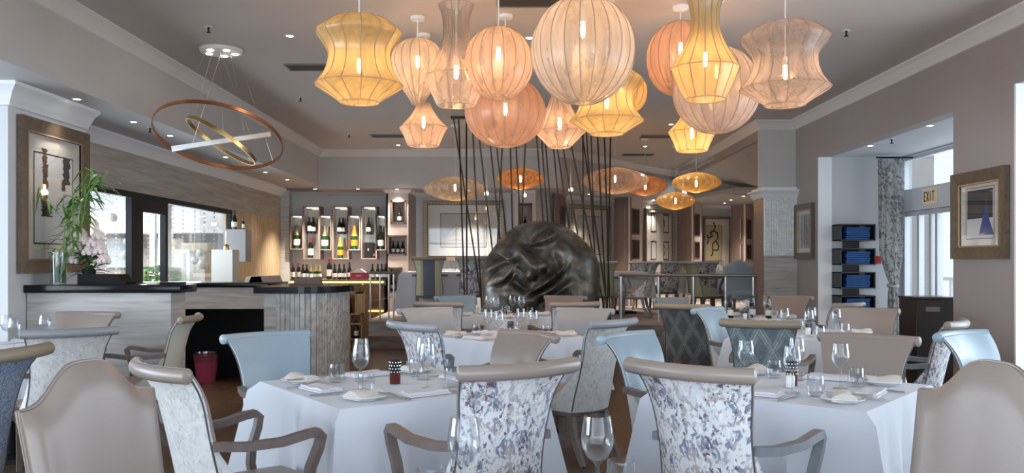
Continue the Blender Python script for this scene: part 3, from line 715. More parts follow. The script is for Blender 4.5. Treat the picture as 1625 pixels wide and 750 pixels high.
def artY(r, L, H):
    beads(r, L, H, .07, 10, 22)
    patch(r, 'print', pbr('straw_yellow_paper', (.58, .50, .27), .7), .10, .53, .30, H-.22)
    strokes(r, 'ink_figure', INK, [[(.30, 1.22), (.34, 1.12), (.30, 1.02), (.20, .98), (.26, .90), (.16, .84), (.13, .72)], [(.30, 1.02), (.40, .98), (.42, .86), (.36, .78), (.44, .66), (.42, .56), (.30, .56)], [(.36, .78), (.27, .72), (.27, .46), (.22, .42)], [(.16, .84), (.12, .92)]], .035)
    strokes(r, 'print_border', INK, [[(.10, .30), (.53, .30), (.53, H-.22), (.10, H-.22), (.10, .30)]], .010)
A_, B_ = (1113, 20.4), (1162, 20.7)
picture('beaded frame with black brush figure on straw yellow paper', 'picture', wallpt(A_, B_, .02), wallpt(A_, B_, .93), 1.05, 2.42, .06, FRAMEG, IVORY, 0, artY, DBROWN, fd=.06)

# ------------------------------------------------------------------ bottles
def bottle_mk(kind):
    def mk():
        o = bpy.data.objects.new('wine_bottle', None); COL.objects.link(o)
        body = {'red': [(1e-4, 0), (.037, 0), (.038, .18), (.034, .205), (.016, .235), (.0145, .29), (.016, .30), (1e-4, .30)],
                'burg': [(1e-4, 0), (.041, 0), (.042, .14), (.036, .175), (.017, .225), (.0145, .29), (.016, .30), (1e-4, .30)],
                'champ': [(1e-4, 0), (.044, 0), (.045, .13), (.040, .17), (.022, .225), (.017, .30), (1e-4, .305)],
                'orange': [(1e-4, 0), (.044, 0), (.045, .13), (.040, .17), (.022, .225), (.017, .30), (1e-4, .305)]}[kind]
        MB().lathe(body, 16).build('bottle_body', GRGL if kind in ('champ', 'orange') else DKGL, o)
        r = body[2][0]+.001; z1 = .12 if kind != 'red' else .14
        MB().lathe([(r, .045), (r, z1)], 16).build('bottle_label', LABO if kind == 'orange' else LABW, o)
        MB().lathe([(body[-4][0]+.0015, body[-4][1]), (body[-3][0]+.0015, body[-3][1]), (body[-2][0]+.002, .302), (1e-4, .308)], 12).build('capsule', {'red': CAPR, 'burg': CAPK, 'champ': CAPG, 'orange': LABO}[kind], o)
        return o
    return Proto(mk)
BOT = {k: bottle_mk(k) for k in ('red', 'burg', 'champ', 'orange')}
# wall boxes
def boxshelf(px0, px1, py0, py1, label, shelf=None):
    Y = 16.3; x0, x1, z0, z1 = xc(px0, Y), xc(px1, Y), zc(py1, Y), zc(py0, Y); w = .022
    r = thing('display_box', label, 'display box', ((x0+x1)/2, 16.45, z0), 0, 'wall boxes over the back bar')
    hw = (x1-x0)/2; H = z1-z0
    MB().box(-hw, hw, -.15, .165, 0, w).box(-hw, hw, -.15, .165, H-w, H).box(-hw, -hw+w, -.15, .165, w, H-w).box(hw-w, hw, -.15, .165, w, H-w).build('box_frame', pbr('taupe_box', (.27, .20, .17), .4), r, False)
    MB().box(-hw+w, hw-w, .14, .162, w, H-w).build('back_panel', pbr('mirror_back', (.72, .68, .60), .12, .65), r, False)
    if shelf: zz = zc(shelf, Y)-z0; MB().box(-hw+w, hw-w, -.13, .14, zz-.008, zz).build('shelf', PANE, r, False)
    MB().box(-hw+w+.03, hw-w-.03, -.1, -.06, H-w-.012, H-w).build('strip_light', emis('shelf_strip', (1, .94, .86), 2.2) if 'shelf_strip' not in MATS else MATS['shelf_strip'], r, False)
    return r, z0+w, (zc(shelf, Y) if shelf else None)
BX = [((460, 481, 341, 396), 'leftmost of the seven wall boxes, one champagne bottle inside', None),
      ((481, 508, 327, 411), 'second wall box from the stone pier, red wines on two levels', 370),
      ((505, 526, 341, 397), 'third wall box from the stone pier, low box with pink label bottle', None),
      ((527, 553, 327, 411), 'fourth wall box, tall middle one with orange label bottle below', 371),
      ((551, 572, 341, 397), 'fifth wall box, big orange label champagne inside', None),
      ((573, 598, 327, 411), 'sixth wall box holding a black bottle and a black case', 371),
      ((596, 613, 341, 397), 'rightmost of the seven wall boxes, touching the pink column', None)]
inb = [[(471, 0, 'champ')], [(491, 1, 'red'), (496, 1, 'burg'), (493, 0, 'red')], [(516, 0, 'champ')], [(539, 1, 'burg'), (543, 1, 'burg'), (540, 0, 'orange')], [(562, 0, 'orange')], [(585, 1, 'burg')], [(604, 0, 'burg')]]
names = ['leftmost wall box', 'second wall box', 'third wall box', 'fourth wall box', 'fifth wall box', 'sixth wall box', 'seventh wall box']
kn = {'red': 'red capped bottle', 'burg': 'dark bottle', 'champ': 'gold topped bottle', 'orange': 'orange labelled bottle'}
for (bx, lab, sh), bl, nm in zip(BX, inb, names):
    r, zb, zs_ = boxshelf(*bx, lab, sh)
    for i, (px, lv, kd) in enumerate(bl):
        sc = 1.5
        if sh: sc = 1.05 if lv else 1.3
        if px == 562: sc = 1.5
        side = '' if sum(1 for q in bl if q[1] == lv) == 1 else (', left one' if i == 0 else ', right one')
        lvl = (' on the upper shelf of the ' if lv else ' on the floor of the ') if sh else ' inside the '
        BOT[kd]((xc(px, 16.38), 16.38+(.05*i if side else 0), (zs_ if lv else zb)+.001), 0, kn[kd]+lvl+nm+side, 'bottle', 'bottles in the wall boxes', sc)
o = tag(MB().rbox(-.07, .07, -.05, .05, 0, .30, .004, 1).build('bottle_case', BLACKM, None, True, (xc(585, 16.38), 16.38, zc(411, 16.3)+.024)), 'black bottle case with gold emblem in the sixth wall box', 'case')
MB().add([(cos(a)*.018, -.0515, .16+sin(a)*.028) for a in [k*pi/4 for k in range(8)]], [tuple(range(8))]).build('emblem', GOLD, o, False)
# pink column niches
def colpt(col, s, d=.12): p, t_, n, L, _ = col; v = p+t_*s+n*d; return v.x, v.y
def colbottle(col, s, z, kd, label, sc=1, d=.14, g='bottles in the niche columns'):
    x, y = colpt(col, s, d); BOT[kd]((x, y, z+.031), 0, label, 'bottle', g, sc)
colbottle(colA, .23, zc(355, Y1), 'champ', 'lone champagne bottle in the top niche of the pink column', .95)
for i, s in enumerate((.11, .2, .29)): colbottle(colA, s, zc(405, Y1), 'burg', ('left', 'middle', 'right')[i]+' of three small bottles in the middle pink niche', .8)
for i, s in enumerate((.11, .22)): colbottle(colA, s, zc(464, Y1), 'champ', ('left', 'right')[i]+' champagne bottle in the lowest niche of the pink column', .95)
colbottle(colB, .2, 1.9, 'burg', 'dark bottle in the pink niche above the sculpture', .9)
colbottle(colC, .45, 1.9, 'burg', 'dark bottle in the brown niche above the sculpture', .9)
colbottle(colD, .22, zc(372, 18), 'burg', 'dark bottle in the brown niche left of the four prints', .9)

# back bar under the boxes
t = thing('back_bar_cabinet', 'brown back bar cabinet with yellow lit edge under the wine boxes', 'cabinet', (xc(535, 15.9), 16.1, 0))
hw = .87
MB().box(-hw, hw+.03, -.25, .40, .97, 1.0).build('worktop', DBROWN, t, False)
MB().box(-hw, hw, -.2, .40, 0, .88).build('body', grain('walnut_front', [(.3, (.09, .045, .02)), (.7, (.2, .1, .045))], (6, 6, 1), 3, .4), t, False)
MB().box(-hw, hw, -.235, -.21, .935, .965).box(-hw, hw, -.235, -.21, .40, .425).build('led_strip', LEDM, t, False)
for k in range(4): d = MB().box(-hw+.02+.43*k, -hw+.43+.43*k, -.215, -.2, .46, .85).build('cabinet_door', grain('walnut_door_%d' % k, [(.3, (.10, .05, .02)), (.7, (.22, .12, .05))], (6, 6, 1), 3, .4), t, False); MB().box(-hw+.22+.43*k, -hw+.235+.43*k, -.24, -.215, .55, .70).build('handle', STEEL, d, False)
row = [(465, 'red', 1, 'leftmost red capped bottle on the back bar'), (473, 'red', 1, 'second red capped bottle on the back bar'), (481, 'burg', .92, 'first slim dark bottle right of the red caps'), (486, 'burg', .92, 'second slim dark bottle right of the red caps'),
       (493, 'champ', .88, 'left of three white labelled bottles on the back bar'), (500, 'champ', .88, 'middle of three white labelled bottles on the back bar'), (507, 'champ', .88, 'right of three white labelled bottles on the back bar'),
       (522, 'red', 1.3, 'oversized dark wine bottle in the middle of the back bar'), (531, 'burg', .95, 'first bottle right of the oversized one on the bar'), (538, 'burg', .95, 'second bottle right of the oversized one on the bar'),
       (546, 'burg', .95, 'third bottle right of the oversized one on the bar'), (554, 'burg', 1.05, 'tall bottle just left of the wine red gift box'), (591, 'burg', .95, 'first bottle right of the wine red gift box'), (599, 'burg', .95, 'second bottle right of the wine red gift box'),
       (606, 'burg', .95, 'third bottle right of the wine red gift box'), (611, 'burg', .95, 'last bottle on the back bar beside the pink column')]
for k, (px, kd, sc, lb) in enumerate(row): BOT[kd]((xc(px, 15.95)+.0, 15.95+(.04 if k % 2 else 0), 1.001), 0, lb, 'bottle', 'bottles standing on the back bar', sc)
t = thing('gift_box', 'wine red gift box with a peaked grey lid on the back bar', 'box', (xc(570, 15.97), 15.97, 1.0))
MB().box(-.155, .155, -.07, .07, 0, .125).build('box_body', REDB, t, False)
MB().slab([(-.14, -.068, .125), (.14, -.068, .125), (.03, -.068, .20), (-.03, -.068, .20)], (0, .13, 0)).build('lid', pbr('grey_card', (.4, .38, .38), .5), t, False)
MB().box(-.05, .05, -.0712, -.07, .055, .075).build('box_label', pbr('pink_print', (.6, .3, .4), .5), t, False)
# brown folded cloths on the rear counter
for k, (px, w, lb) in enumerate(((405, .1, 'cream rolled napkin on the rear bar counter'), (425, .17, 'brown leather box on the rear bar counter'), (447, .14, 'dark brown wedge shaped box at the end of the rear counter'))):
    o = MB().slab([(-w, -.07, 0), (w, -.07, 0), (w*.8, -.07, .075), (-w*.85, -.07, .06)], (0, .14, 0)).build('leather_box' if k else 'rolled_napkin', (NAPK, BROWNW, DBROWN)[k], None, False, (xc(px, 9.5), 9.5, b1 if px < 432 else b3)); tag(o, lb, 'box' if k else 'napkin')
    if px > 432: o.location = (-2.12, 8.85, b3)
    if px == 425: o.location.x = xc(422, 9.5)

# window end display boxes
t = thing('display_plinth', 'tall white plinth at the end of the courtyard window', 'plinth', (xc(358, 12.3), 12.3, 0))
MB().rbox(-.15, .15, -.15, .15, 0, zc(396, 12.3), .004, 1).build('plinth_body', pbr('cream_plinth', (.62, .63, .58), .5), t)
cz = zc(396, 12.3)
t = thing('table_lamp_ornament', 'small brass footed candlestick with white candle on the white plinth', 'candlestick', (xc(361, 12.3), 12.25, cz))
MB().lathe([(1e-4, 0), (.035, 0), (.04, .02), (.03, .05), (.05, .06), (.012, .08), (.012, .11), (1e-4, .112)], 14).build('holder', BRASS, t)
MB().cyl((0, 0, .11), .012, .16, 10).build('candle', CERAM, t)
t = thing('wall_cube_shelf', 'grey wall box fixed beside the window with two bottles on top', 'shelf', (XS, 13.3, zc(415, 13.3)))
MB().box(0, .34, -.15, .15, 0, .50).build('box_body', pbr('grey_box', (.26, .25, .25), .5), t, False)
for k, (dx, kd, lb) in enumerate(((.12, 'burg', 'tall dark bottle on the grey wall box by the window'), (.26, 'red', 'shorter dark bottle on the grey wall box, right one'))):
    BOT[kd]((XS+dx, 13.3, zc(415, 13.3)+.501), 0, lb, 'bottle', 'bottles on the grey wall box', 1.0 if k == 0 else .6)

# wooden crate stand with the big bottle
t = thing('wine_crate_stand', 'upright oak wine crate with open front at the end of bar', 'crate', (xc(561, 12.7), 12.7, 0))
MB().box(-.20, .17, -.16, -.0, .86, .88).box(-.20, -.18, -.16, .15, 0, .88).box(.05, .20, -.16, .15, .0, .88).box(-.18, .05, .13, .15, 0, .88).box(-.18, .05, -.16, .13, .0, .02).build('crate_body', WOODK, t, False)
t = thing('wine_bottle', 'huge dark magnum bottle with white label standing inside the oak crate', 'bottle', (xc(553, 12.66), 12.7, .022))
MB().lathe([(1e-4, 0), (.09, 0), (.095, .42), (.085, .50), (.04, .58), (.035, .74), (.04, .76), (1e-4, .77)], 20).build('bottle_body', DKGL, t)
MB().lathe([(.0965, .20), (.0965, .38)], 20).build('bottle_label', LABW, t)
MB().lathe([(.037, .62), (.037, .74), (.042, .765), (1e-4, .775)], 14).build('capsule', CAPR, t)
t = thing('wine_crate_stand', 'small oak cube rack with little bottles leaning on the tall crate', 'crate', (xc(566, 12.4), 12.4, 0))
MB().box(-.09, .09, -.08, -.06, .42, .44).box(-.09, .09, -.08, .08, .0, .02).box(-.09, .09, -.08, .08, .20, .215).box(-.09, .09, -.08, .08, .56, .58).box(-.09, -.075, -.08, .08, 0, .58).box(.075, .09, -.08, .08, 0, .58).box(-.09, .09, .065, .08, 0, .58).build('crate_body', WOODK, t, False)
BOT['burg']((xc(565, 12.4), 12.4, .217), 0, 'small dark bottle inside the little oak cube rack', 'bottle', None, .9)

# small rail by the steps and main rail
t = thing('step_rail', 'short steel hand rail with wooden top at head of steps', 'railing', (xc(606, 13.65), 13.65, .40))
MB().rbox(-.21, .22, -.03, .03, .73, .775, .01, 2).build('handrail', DBROWN, t)
for x in (-.185, -.03, .11, .19): MB().tube([(x, 0, 0), (x, 0, .735)], .014, 10).build('post', STEEL, t)
MB().tube([(-.185, 0, .30), (-.03, 0, .33), (.19, 0, .36)], .006, 6).build('cable', STEEL, t)
t = thing('railing', 'long steel balustrade with dark handrail along the raised dining area', 'railing', (0, 0, .40))
ra = Vector((xc(983, 13.4), 13.4, 0)); rb = Vector((xc(1252, 12.7)-.0, 12.72, 0))
MB().tube([ra+Vector((0, 0, .72)), rb+Vector((0, 0, .72))], .024, 10).build('handrail', pbr('gunmetal_rail', (.25, .24, .24), .3, .8), t)
for s in (.01, .24, .45, .64, .80, .99):
    p = ra.lerp(rb, s); MB().tube([p, p+Vector((0, 0, .70))], .018, 10).build('post', STEEL, t)
for z in (.2, .42): MB().tube([ra+Vector((0, 0, z)), rb+Vector((0, 0, z))], .006, 6).build('cable', STEEL, t)

# ------------------------------------------------------------------ sculpture
def sculpture():
    Yc = 11.7; cx = xc(858, Yc); hw = 94*Yc/F; zt = zc(350, Yc); zb = 0.0
    ex = Vector((.81, .58)); ey = Vector((.58, -.81))     # along the eye line / from brow to chin, in (x, up)
    o0 = Vector((xc(834, Yc)-cx, zc(408, Yc)))
    def g(u, v, cu, cv, su, sv, a=0):
        du, dv = u-cu, v-cv
        if a: du, dv = du*cos(a)+dv*sin(a), -du*sin(a)+dv*cos(a)
        return math.exp(-(du/su)**2-(dv/sv)**2)
    b = MB(); nu, nv = 420, 190; H = zt
    def feat(x, z):
        p = Vector((x, z))-o0; u = p.dot(ex); v = p.dot(ey)     # metres
        h = 0
        # eye centres at u=-.36/.33, v ~ -.06
        for s, cu, cv in ((-1, -.40, .02), (1, .38, -.08)):
            h -= .17*g(u, v, cu, cv+.02, .24, .13)
            h += .17*g(u, v, cu, cv+.02, .17, .085)            # lid
            cw = .085-1.6*(u-cu)**2+.10*s*(u-cu)
            h -= .085*g(u, v, cu, cv+cw, .16, .020)     # lid slit
            h += .035*g(u, v, cu, cv+cw+.045, .16, .024)
            h -= .055*g(u, v, cu, cv-.075+.8*(u-cu)**2, .19, .022)     # upper crease
            h += .085*g(u, v, cu, cv-.17, .27, .06, -.18*s)      # brow
        h += .15*g(u, v, -.01, -.04, .085, .20)                   # bridge
        h += .26*g(u, v, -.0, .17, .10, .13)                    # tip
        h += .14*g(u, v, -.13, .22, .055, .06)+.14*g(u, v, .13, .22, .055, .06)
        h -= .16*g(u, v, -.07, .29, .035, .025)+.16*g(u, v, .07, .29, .035, .025)
        h -= .05*g(u, v, 0, .35, .028, .05)
        h += .13*g(u, v, 0, .46, .30, .12)
        h += .11*g(u, v, 0, .41, .19, .038)+.13*g(u, v, 0, .53, .17, .05)
        h -= .16*g(u, v, 0, .465-.35*u*u, .23, .022)
        h -= .09*g(u, v, 0, .62, .17, .045)
        h += .16*g(u, v, 0, .76, .20, .11)
        h -= .08*g(u, v, -.27, .32, .06, .24, -.35)+.08*g(u, v, .27, .32, .06, .24, .35)
        h += .09*g(u, v, -.46, .25, .14, .14)+.09*g(u, v, .46, .2, .15, .15)
        # weld seams
        for (ax, az, bx, bz) in ((.05, zt, .08, zt-.36), (-.60, 1.45, -.22, 1.20), (.38, .95, .62, .42), (-.55, .72, -.15, .45)):
            A = Vector((ax, az)); B = Vector((bx, bz)); w = Vector((x, z))-A; d = B-A; s = max(0, min(1, w.dot(d)/d.dot(d))); q = (w-d*s).length
            h -= .022*math.exp(-(q/.012)**2)
        h += .02*mnoise.noise(Vector((x*3, z*3, 0)))+.010*mnoise.noise(Vector((x*9, z*9, 2)))
        return h
    def outline(a):   # half-width factor of the silhouette
        return (abs(cos(a))**2.5+abs(sin(a))**2.5)**(-1/2.5)*(1+.012*sin(5*a))*(1-.09*math.exp(-((a-R(140))/.35)**2)-.05*math.exp(-((a-R(48))/.3)**2))
    vs = []; fs = []
    zm = 1.02; rz_up = zt-zm; rz_dn = zm+.45
    for j in range(nv+1):
        rr = sin(j/nv*pi/2)                     # 0 centre .. 1 rim
        for i in range(nu):
            a = 2*pi*i/nu; k = outline(a)
            x = rr*hw*cos(a)*k; z = zm+rr*(rz_up if sin(a) > 0 else rz_dn)*sin(a)*(k if sin(a) < 0 else 1)
            y = -.50*sqrt(max(0, 1-rr**2.4)); y -= feat(x, z)*min(1, 1.8*(1-rr)+.15)*(1 if rr < .999 else 0)
            vs.append((x, y, max(.012, z)))
    for j in range(nv):
        for i in range(nu): fs.append((j*nu+i, j*nu+(i+1) % nu, (j+1)*nu+(i+1) % nu, (j+1)*nu+i))
    base = nv*nu; off = len(vs)
    for q in range(1, 6):
        s = q/5
        for i in range(nu):
            x, y, z = vs[base+i]; k = cos(s*pi/2)*1.0; vs.append((x*(.25+.75*k) if q < 5 else x*.2, .38*sin(s*pi/2), max(.012, zm+(z-zm)*(.25+.75*k) if q < 5 else zm+(z-zm)*.2)))
        pb = base if q == 1 else off+(q-2)*nu
        for i in range(nu): fs.append((pb+i, pb+(i+1) % nu, off+(q-1)*nu+(i+1) % nu, off+(q-1)*nu+i))
    fs.append(tuple(off+4*nu+i for i in range(nu)))
    b.add(vs, fs)
    m, n, l, bs = nt('dark_bronze_patina')
    t, _ = tex(n, l, 'Noise', 3.2, None, 8, .8)
    r = ramp(n, [(.28, (.03, .027, .024)), (.42, (.10, .092, .085)), (.52, (.17, .135, .10)), (.60, (.22, .23, .225)), (.72, (.42, .40, .36))])
    l.new(t.outputs['Fac'], r.inputs[0]); l.new(r.outputs[0], bs.inputs['Base Color']); bs.inputs['Metallic'].default_value = .6
    t2, _ = tex(n, l, 'Noise', 9, None, 6, 0); r2 = ramp(n, [(.3, (.28, .28, .28)), (.7, (.55, .55, .55))]); l.new(t2.outputs['Fac'], r2.inputs[0]); l.new(r2.outputs[0], bs.inputs['Roughness'])
    bp = n.new('ShaderNodeBump'); bp.inputs['Strength'].default_value = .5; bp.inputs['Distance'].default_value = .02; l.new(t2.outputs['Fac'], bp.inputs['Height']); l.new(bp.outputs[0], bs.inputs['Normal'])
    o = b.build('face_sculpture', m, None, True, (cx, Yc, 0))
    tag(o, 'giant dark bronze sleeping face lying tilted in the room centre', 'sculpture')
sculpture()
# rods around the sculpture
ORD = 'first second third fourth fifth sixth seventh eighth ninth tenth eleventh twelfth thirteenth fourteenth fifteenth sixteenth seventeenth eighteenth nineteenth twentieth twenty-first twenty-second twenty-third twenty-fourth last'.split()
rods = [(719, 183, 771, 520, 0), (728, 190, 737, 470, .3), (740, 183, 741, 500, 0), (750, 205, 765, 500, .2), (760, 215, 790, 470, .1), (778, 230, 800, 440, .3), (788, 230, 806, 400, .2), (797, 232, 788, 420, .4), (810, 230, 814, 400, .1),
        (819, 230, 829, 420, .0), (834, 220, 826, 400, .3), (852, 222, 866, 400, .3), (860, 228, 873, 400, .2), (866, 232, 880, 400, .35), (878, 230, 894, 400, .45), (884, 232, 912, 420, .1), (893, 232, 935, 480, .2), (906, 228, 955, 470, .3),
        (922, 200, 966, 500, .1), (925, 205, 926, 400, 0), (930, 203, 945, 420, .35), (938, 208, 943, 400, .4), (948, 212, 963, 500, .0), (959, 212, 968, 490, .25), (969, 212, 964, 500, .4)]
for k, (x0, y0, x1, y1, dd) in enumerate(rods):
    Ya = 12.15+dd*.3; Yb = 12.45+dd*.25 if 763 < x1 < 958 else 11.2+dd
    A = at(x0, y0, Ya); B = at(x1, y1, Yb)
    d = (B-A)
    A2 = A-d*((CH-A.z)/d.z*-1); A2 = A+d*((CH-A.z)/d.z)
    B2 = A+d*((.0-A.z)/d.z)
    if k == 0: RODG = 'slanting dark rods from ceiling to floor around the face'
    o = MB().tube([A2, B2], .011, 6).build('ceiling_rod', DARKROD)
    tag(o, ORD[k]+' dark ceiling rod from the left, counted at the tops', 'rod', RODG)
zr = zc(184, 12.15)
t = thing('ceiling_rod_bracket', 'flat dark bracket joining the tops of the left rods', 'bracket', (xc(730, 12.15), 12.15, CH-.03))
MB().box(-.13, .13, -.05, .05, 0, .028).build('bracket_plate', DARKROD, t, False)

# ------------------------------------------------------------------ pendant lamps
def prof_globe(w, h): 
    return [(w*sin(a)*(1) if 0 else w*(sin(a)**.92), -h*cos(a)) for a in [R(16)+k*(pi-R(32))/22 for k in range(23)]]
def smooth(pts, n=5):
    out = []
    for i in range(len(pts)-1):
        p0 = pts[max(i-1, 0)]; p1 = pts[i]; p2 = pts[i+1]; p3 = pts[min(i+2, len(pts)-1)]
        for k in range(n):
            s = k/n; out.append(tuple(.5*((2*p1[j])+(-p0[j]+p2[j])*s+(2*p0[j]-5*p1[j]+4*p2[j]-p3[j])*s*s+(-p0[j]+3*p1[j]-3*p2[j]+p3[j])*s**3) for j in (0, 1)))
    out.append(pts[-1]); return out
PROF = {
 'globe': lambda: [(max(.24, sin(a)), -cos(a)) for a in [R(14)+k*(pi-R(28))/24 for k in range(25)]],
 'balloon': lambda: smooth([(.22, -1), (.30, -.85), (.62, -.45), (.90, -.05), (1.0, .28), (.88, .65), (.5, .93), (.15, 1)]),
 'spool': lambda: smooth([(.46, -1), (.48, -.95), (.72, -.78), (1.0, -.60)], 4)+smooth([(1.0, -.60), (.80, -.32), (.71, 0.0), (.74, .25), (.97, .58)], 4)[1:]+smooth([(.97, .58), (.94, .68), (.62, .92), (.34, 1)], 4)[1:],
 'hourglass': lambda: smooth([(.60, -1), (.66, -.92), (.82, -.5), (1.0, -.14)], 4)+smooth([(1.0, -.14), (.62, .3), (.36, .75), (.28, 1)], 5)[1:],
 'trumpet': lambda: smooth([(.60, -1), (.64, -.95), (.86, -.66), (1.0, -.42)], 4)+smooth([(1.0, -.42), (.62, .0), (.42, .38), (.44, .75), (.58, 1)], 5)[1:],
 'bell': lambda: smooth([(.40, -1), (.5, -.9), (.8, -.62), (1.0, -.46)], 4)+smooth([(1.0, -.46), (.72, -.1), (.45, .4), (.3, .8), (.22, 1)], 4)[1:],
 'saucer': lambda: [(max(.12, sin(a)**1.5), -cos(a)) for a in [R(12)+k*(pi-R(24))/20 for k in range(21)]],
}
def pendant(kind, px, py0, py1, wpx, Y, col, bulb_py, label, ribs=14, cat='pendant lamp', power=9, group=None):
    ztp, zb = zc(py0, Y), zc(py1, Y); hh = (ztp-zb)/2; zm = (ztp+zb)/2; hw = wpx*Y/F/2
    c = at(px, (py0+py1)/2, Y)
    r = thing('pendant_lamp', label, cat, (c.x, c.y, zm), 0, group)
    prof = [(a*hw, z*hh) for a, z in PROF[kind]()]
    seg = ribs*3
    amp = {'globe': .018, 'balloon': .018, 'saucer': .06}.get(kind, .022)
    MB().lathe(prof, seg, pleat=lambda k, s, z: 1-amp*(1 if k % 3 else 0)).build('lamp_shade', SH[col], r)
    w = MB()
    for k in range(ribs):
        a = 2*pi*k/ribs; w.tube([(q*1.002*cos(a), q*1.002*sin(a), z) for q, z in prof], .0030 if kind != 'saucer' else .0018, 4, cap=False)
    for q, z in (prof[0], prof[-1]): w.tube([(q*cos(2*pi*k/24), q*sin(2*pi*k/24), z) for k in range(24)], .003, 4, closed=True)
    if kind in ('spool', 'hourglass', 'trumpet', 'bell'):
        q, z = max(prof, key=lambda e: (round(e[0], 4), -e[1])); w.tube([(q*cos(2*pi*k/32), q*sin(2*pi*k/32), z) for k in range(32)], .0022, 4, closed=True)
    w.build('wire_frame', WIRE, r)
    zbulb = zc(bulb_py, Y)-zm
    MB().tube([(0, 0, zbulb+.09), (0, 0, CH-zm if Y < 15 else CH-zm)], .006 if kind != 'saucer' else .003, 6).build('cord', CORD, r)
    MB().lathe([(1e-4, CH-zm-.03), (.06, CH-zm-.028), (.065, CH-zm-.001), (1e-4, CH-zm-.001)], 20).build('ceiling_rose', WHITE, r)
    MB().cyl((0, 0, zbulb+.04), .018, .06, 12).build('socket', WHITE, r)
    MB().lathe([(1e-4, -.06), (.012, -.05), (.016, -.02), (.014, .02), (.008, .045), (1e-4, .046)], 10, (0, 0, zbulb)).build('bulb', FILM, r)
    ld = bpy.data.lights.new('bulb_light', 'POINT'); ld.energy = power*.40; ld.color = (1, .66, .34); ld.shadow_soft_size = .045
    lo = bpy.data.objects.new('bulb_light', ld); COL.objects.link(lo); lo.parent = r; lo.location = (0, 0, zbulb-.075)
    return r
PG = 'organza pendant lamps clustered over the tables'
pendant('spool', 570, 27, 163, 140, 6.0, 'yellow', 103, 'yellow spool shaped pendant, leftmost of the big lamp cluster', 14, group=PG)
pendant('balloon', 663, 62, 166, 86, 7.2, 'cream', 97, 'cream balloon shaped pendant right of the yellow spool lamp', 18, group=PG)
pendant('hourglass', 672, 164, 232, 76, 7.75, 'pink', 193, 'small pink hourglass pendant hanging lowest on the left', 12, power=6, group=PG)
pendant('trumpet', 724, 8, 168, 98, 6.4, 'clear', 113, 'clear pink trumpet shaped pendant with open wire ring top', 14, group=PG)
pendant('globe', 791, 43, 158, 110, 6.3, 'pink', 84, 'pink globe pendant left of the largest globe', 18, group=PG)
pendant('globe', 802, 122, 234, 128, 7.15, 'peach', 172, 'dusky peach globe pendant hanging below the pink globe', 20, power=7, group=PG)
pendant('globe', 925, -6, 166, 164, 5.5, 'cream', 45, 'largest globe pendant, pale cream, in the middle of the cluster', 22, power=12, group=PG)
pendant('bell', 888, 140, 234, 84, 7.5, 'pink', 195, 'wide brimmed dusky pendant below the largest globe', 14, power=6, group=PG)
pendant('spool', 963, 108, 213, 118, 6.7, 'yellow', 160, 'yellow spool pendant half behind the largest globe', 14, group=PG)
pendant('globe', 985, 110, 184, 84, 7.5, 'gold', 145, 'golden globe pendant peeking out behind the yellow spool lamp', 18, power=6, group=PG)
pendant('globe', 1080, 34, 153, 108, 6.9, 'peach', 76, 'peach globe pendant behind the yellow trumpet lamp', 18, group=PG)
pendant('trumpet', 1119, -8, 158, 108, 5.9, 'yellow', 93, 'yellow trumpet shaped pendant right of the largest globe', 14, power=5, group=PG)
pendant('globe', 1137, 74, 212, 137, 6.7, 'lilac', 112, 'lilac globe pendant behind the yellow trumpet lamp, lower', 20, group=PG)
pendant('spool', 1246, 36, 167, 141, 6.1, 'clear', 113, 'pinkish grey spool pendant, rightmost of the cluster', 14, power=11, group=PG)
pendant('hourglass', 1098, 170, 240, 76, 7.7, 'yellow', 210, 'small yellow hourglass pendant hanging below the lilac globe', 12, power=6, group=PG)
SG = 'flat saucer pendants at the back of the room'
pendant('saucer', 722, 280, 319, 99, 12.9, 'cream', 297, 'pale saucer pendant over the large gilt frame at left', 22, power=7, group=SG)
pendant('saucer', 826, 266, 301, 76, 13.2, 'copper', 283, 'copper orange saucer pendant straight above the bronze face', 20, power=7, group=SG)
pendant('saucer', 976, 265, 308, 106, 12.9, 'pink', 283, 'widest pinkish saucer pendant right of the bronze face', 22, power=7, group=SG)
pendant('saucer', 1024, 278, 311, 70, 14.3, 'copper', 295, 'deep orange saucer pendant partly behind the pink one', 20, power=5, group=SG)
pendant('saucer', 1105, 273, 306, 77, 13.0, 'gold', 290, 'golden saucer pendant, rightmost and hanging beneath small yellow lamp', 22, power=7, group=SG)
pendant('saucer', 1072, 304, 333, 62, 15.2, 'gold', 318, 'golden saucer pendant, lowest one before the four prints', 20, power=5, group=SG)
# small white drop lamps
for k, (px, py, s, lb) in enumerate(((772, 306, .32, 'slim white drop pendant at left edge of the rods'), (832, 309, .42, 'slim white drop pendant under the copper saucer'), (906, 300, .38, 'slim white drop pendant right of the rods centre'))):
    Y = 13.8; p = at(px, py+3, Y); r = thing('drop_pendant', lb, 'pendant lamp', (p.x, p.y, p.z), 0, 'slim drop pendants before the back wall')
    MB().lathe([(1e-4, 0), (.032, 0), (.032, .045), (1e-4, .047)], 14).build('lens', emis('drop_lens', (1, .95, .88), 3) if k == 0 else MATS['drop_lens'], r)
    MB().lathe([(.018, .047), (.012, .2), (.004, s), (1e-4, s)], 12).build('stem_cone', WHITE, r)
    MB().tube([(0, 0, s), (0, 0, CH-p.z)], .0015, 5).build('cord', CORD, r)

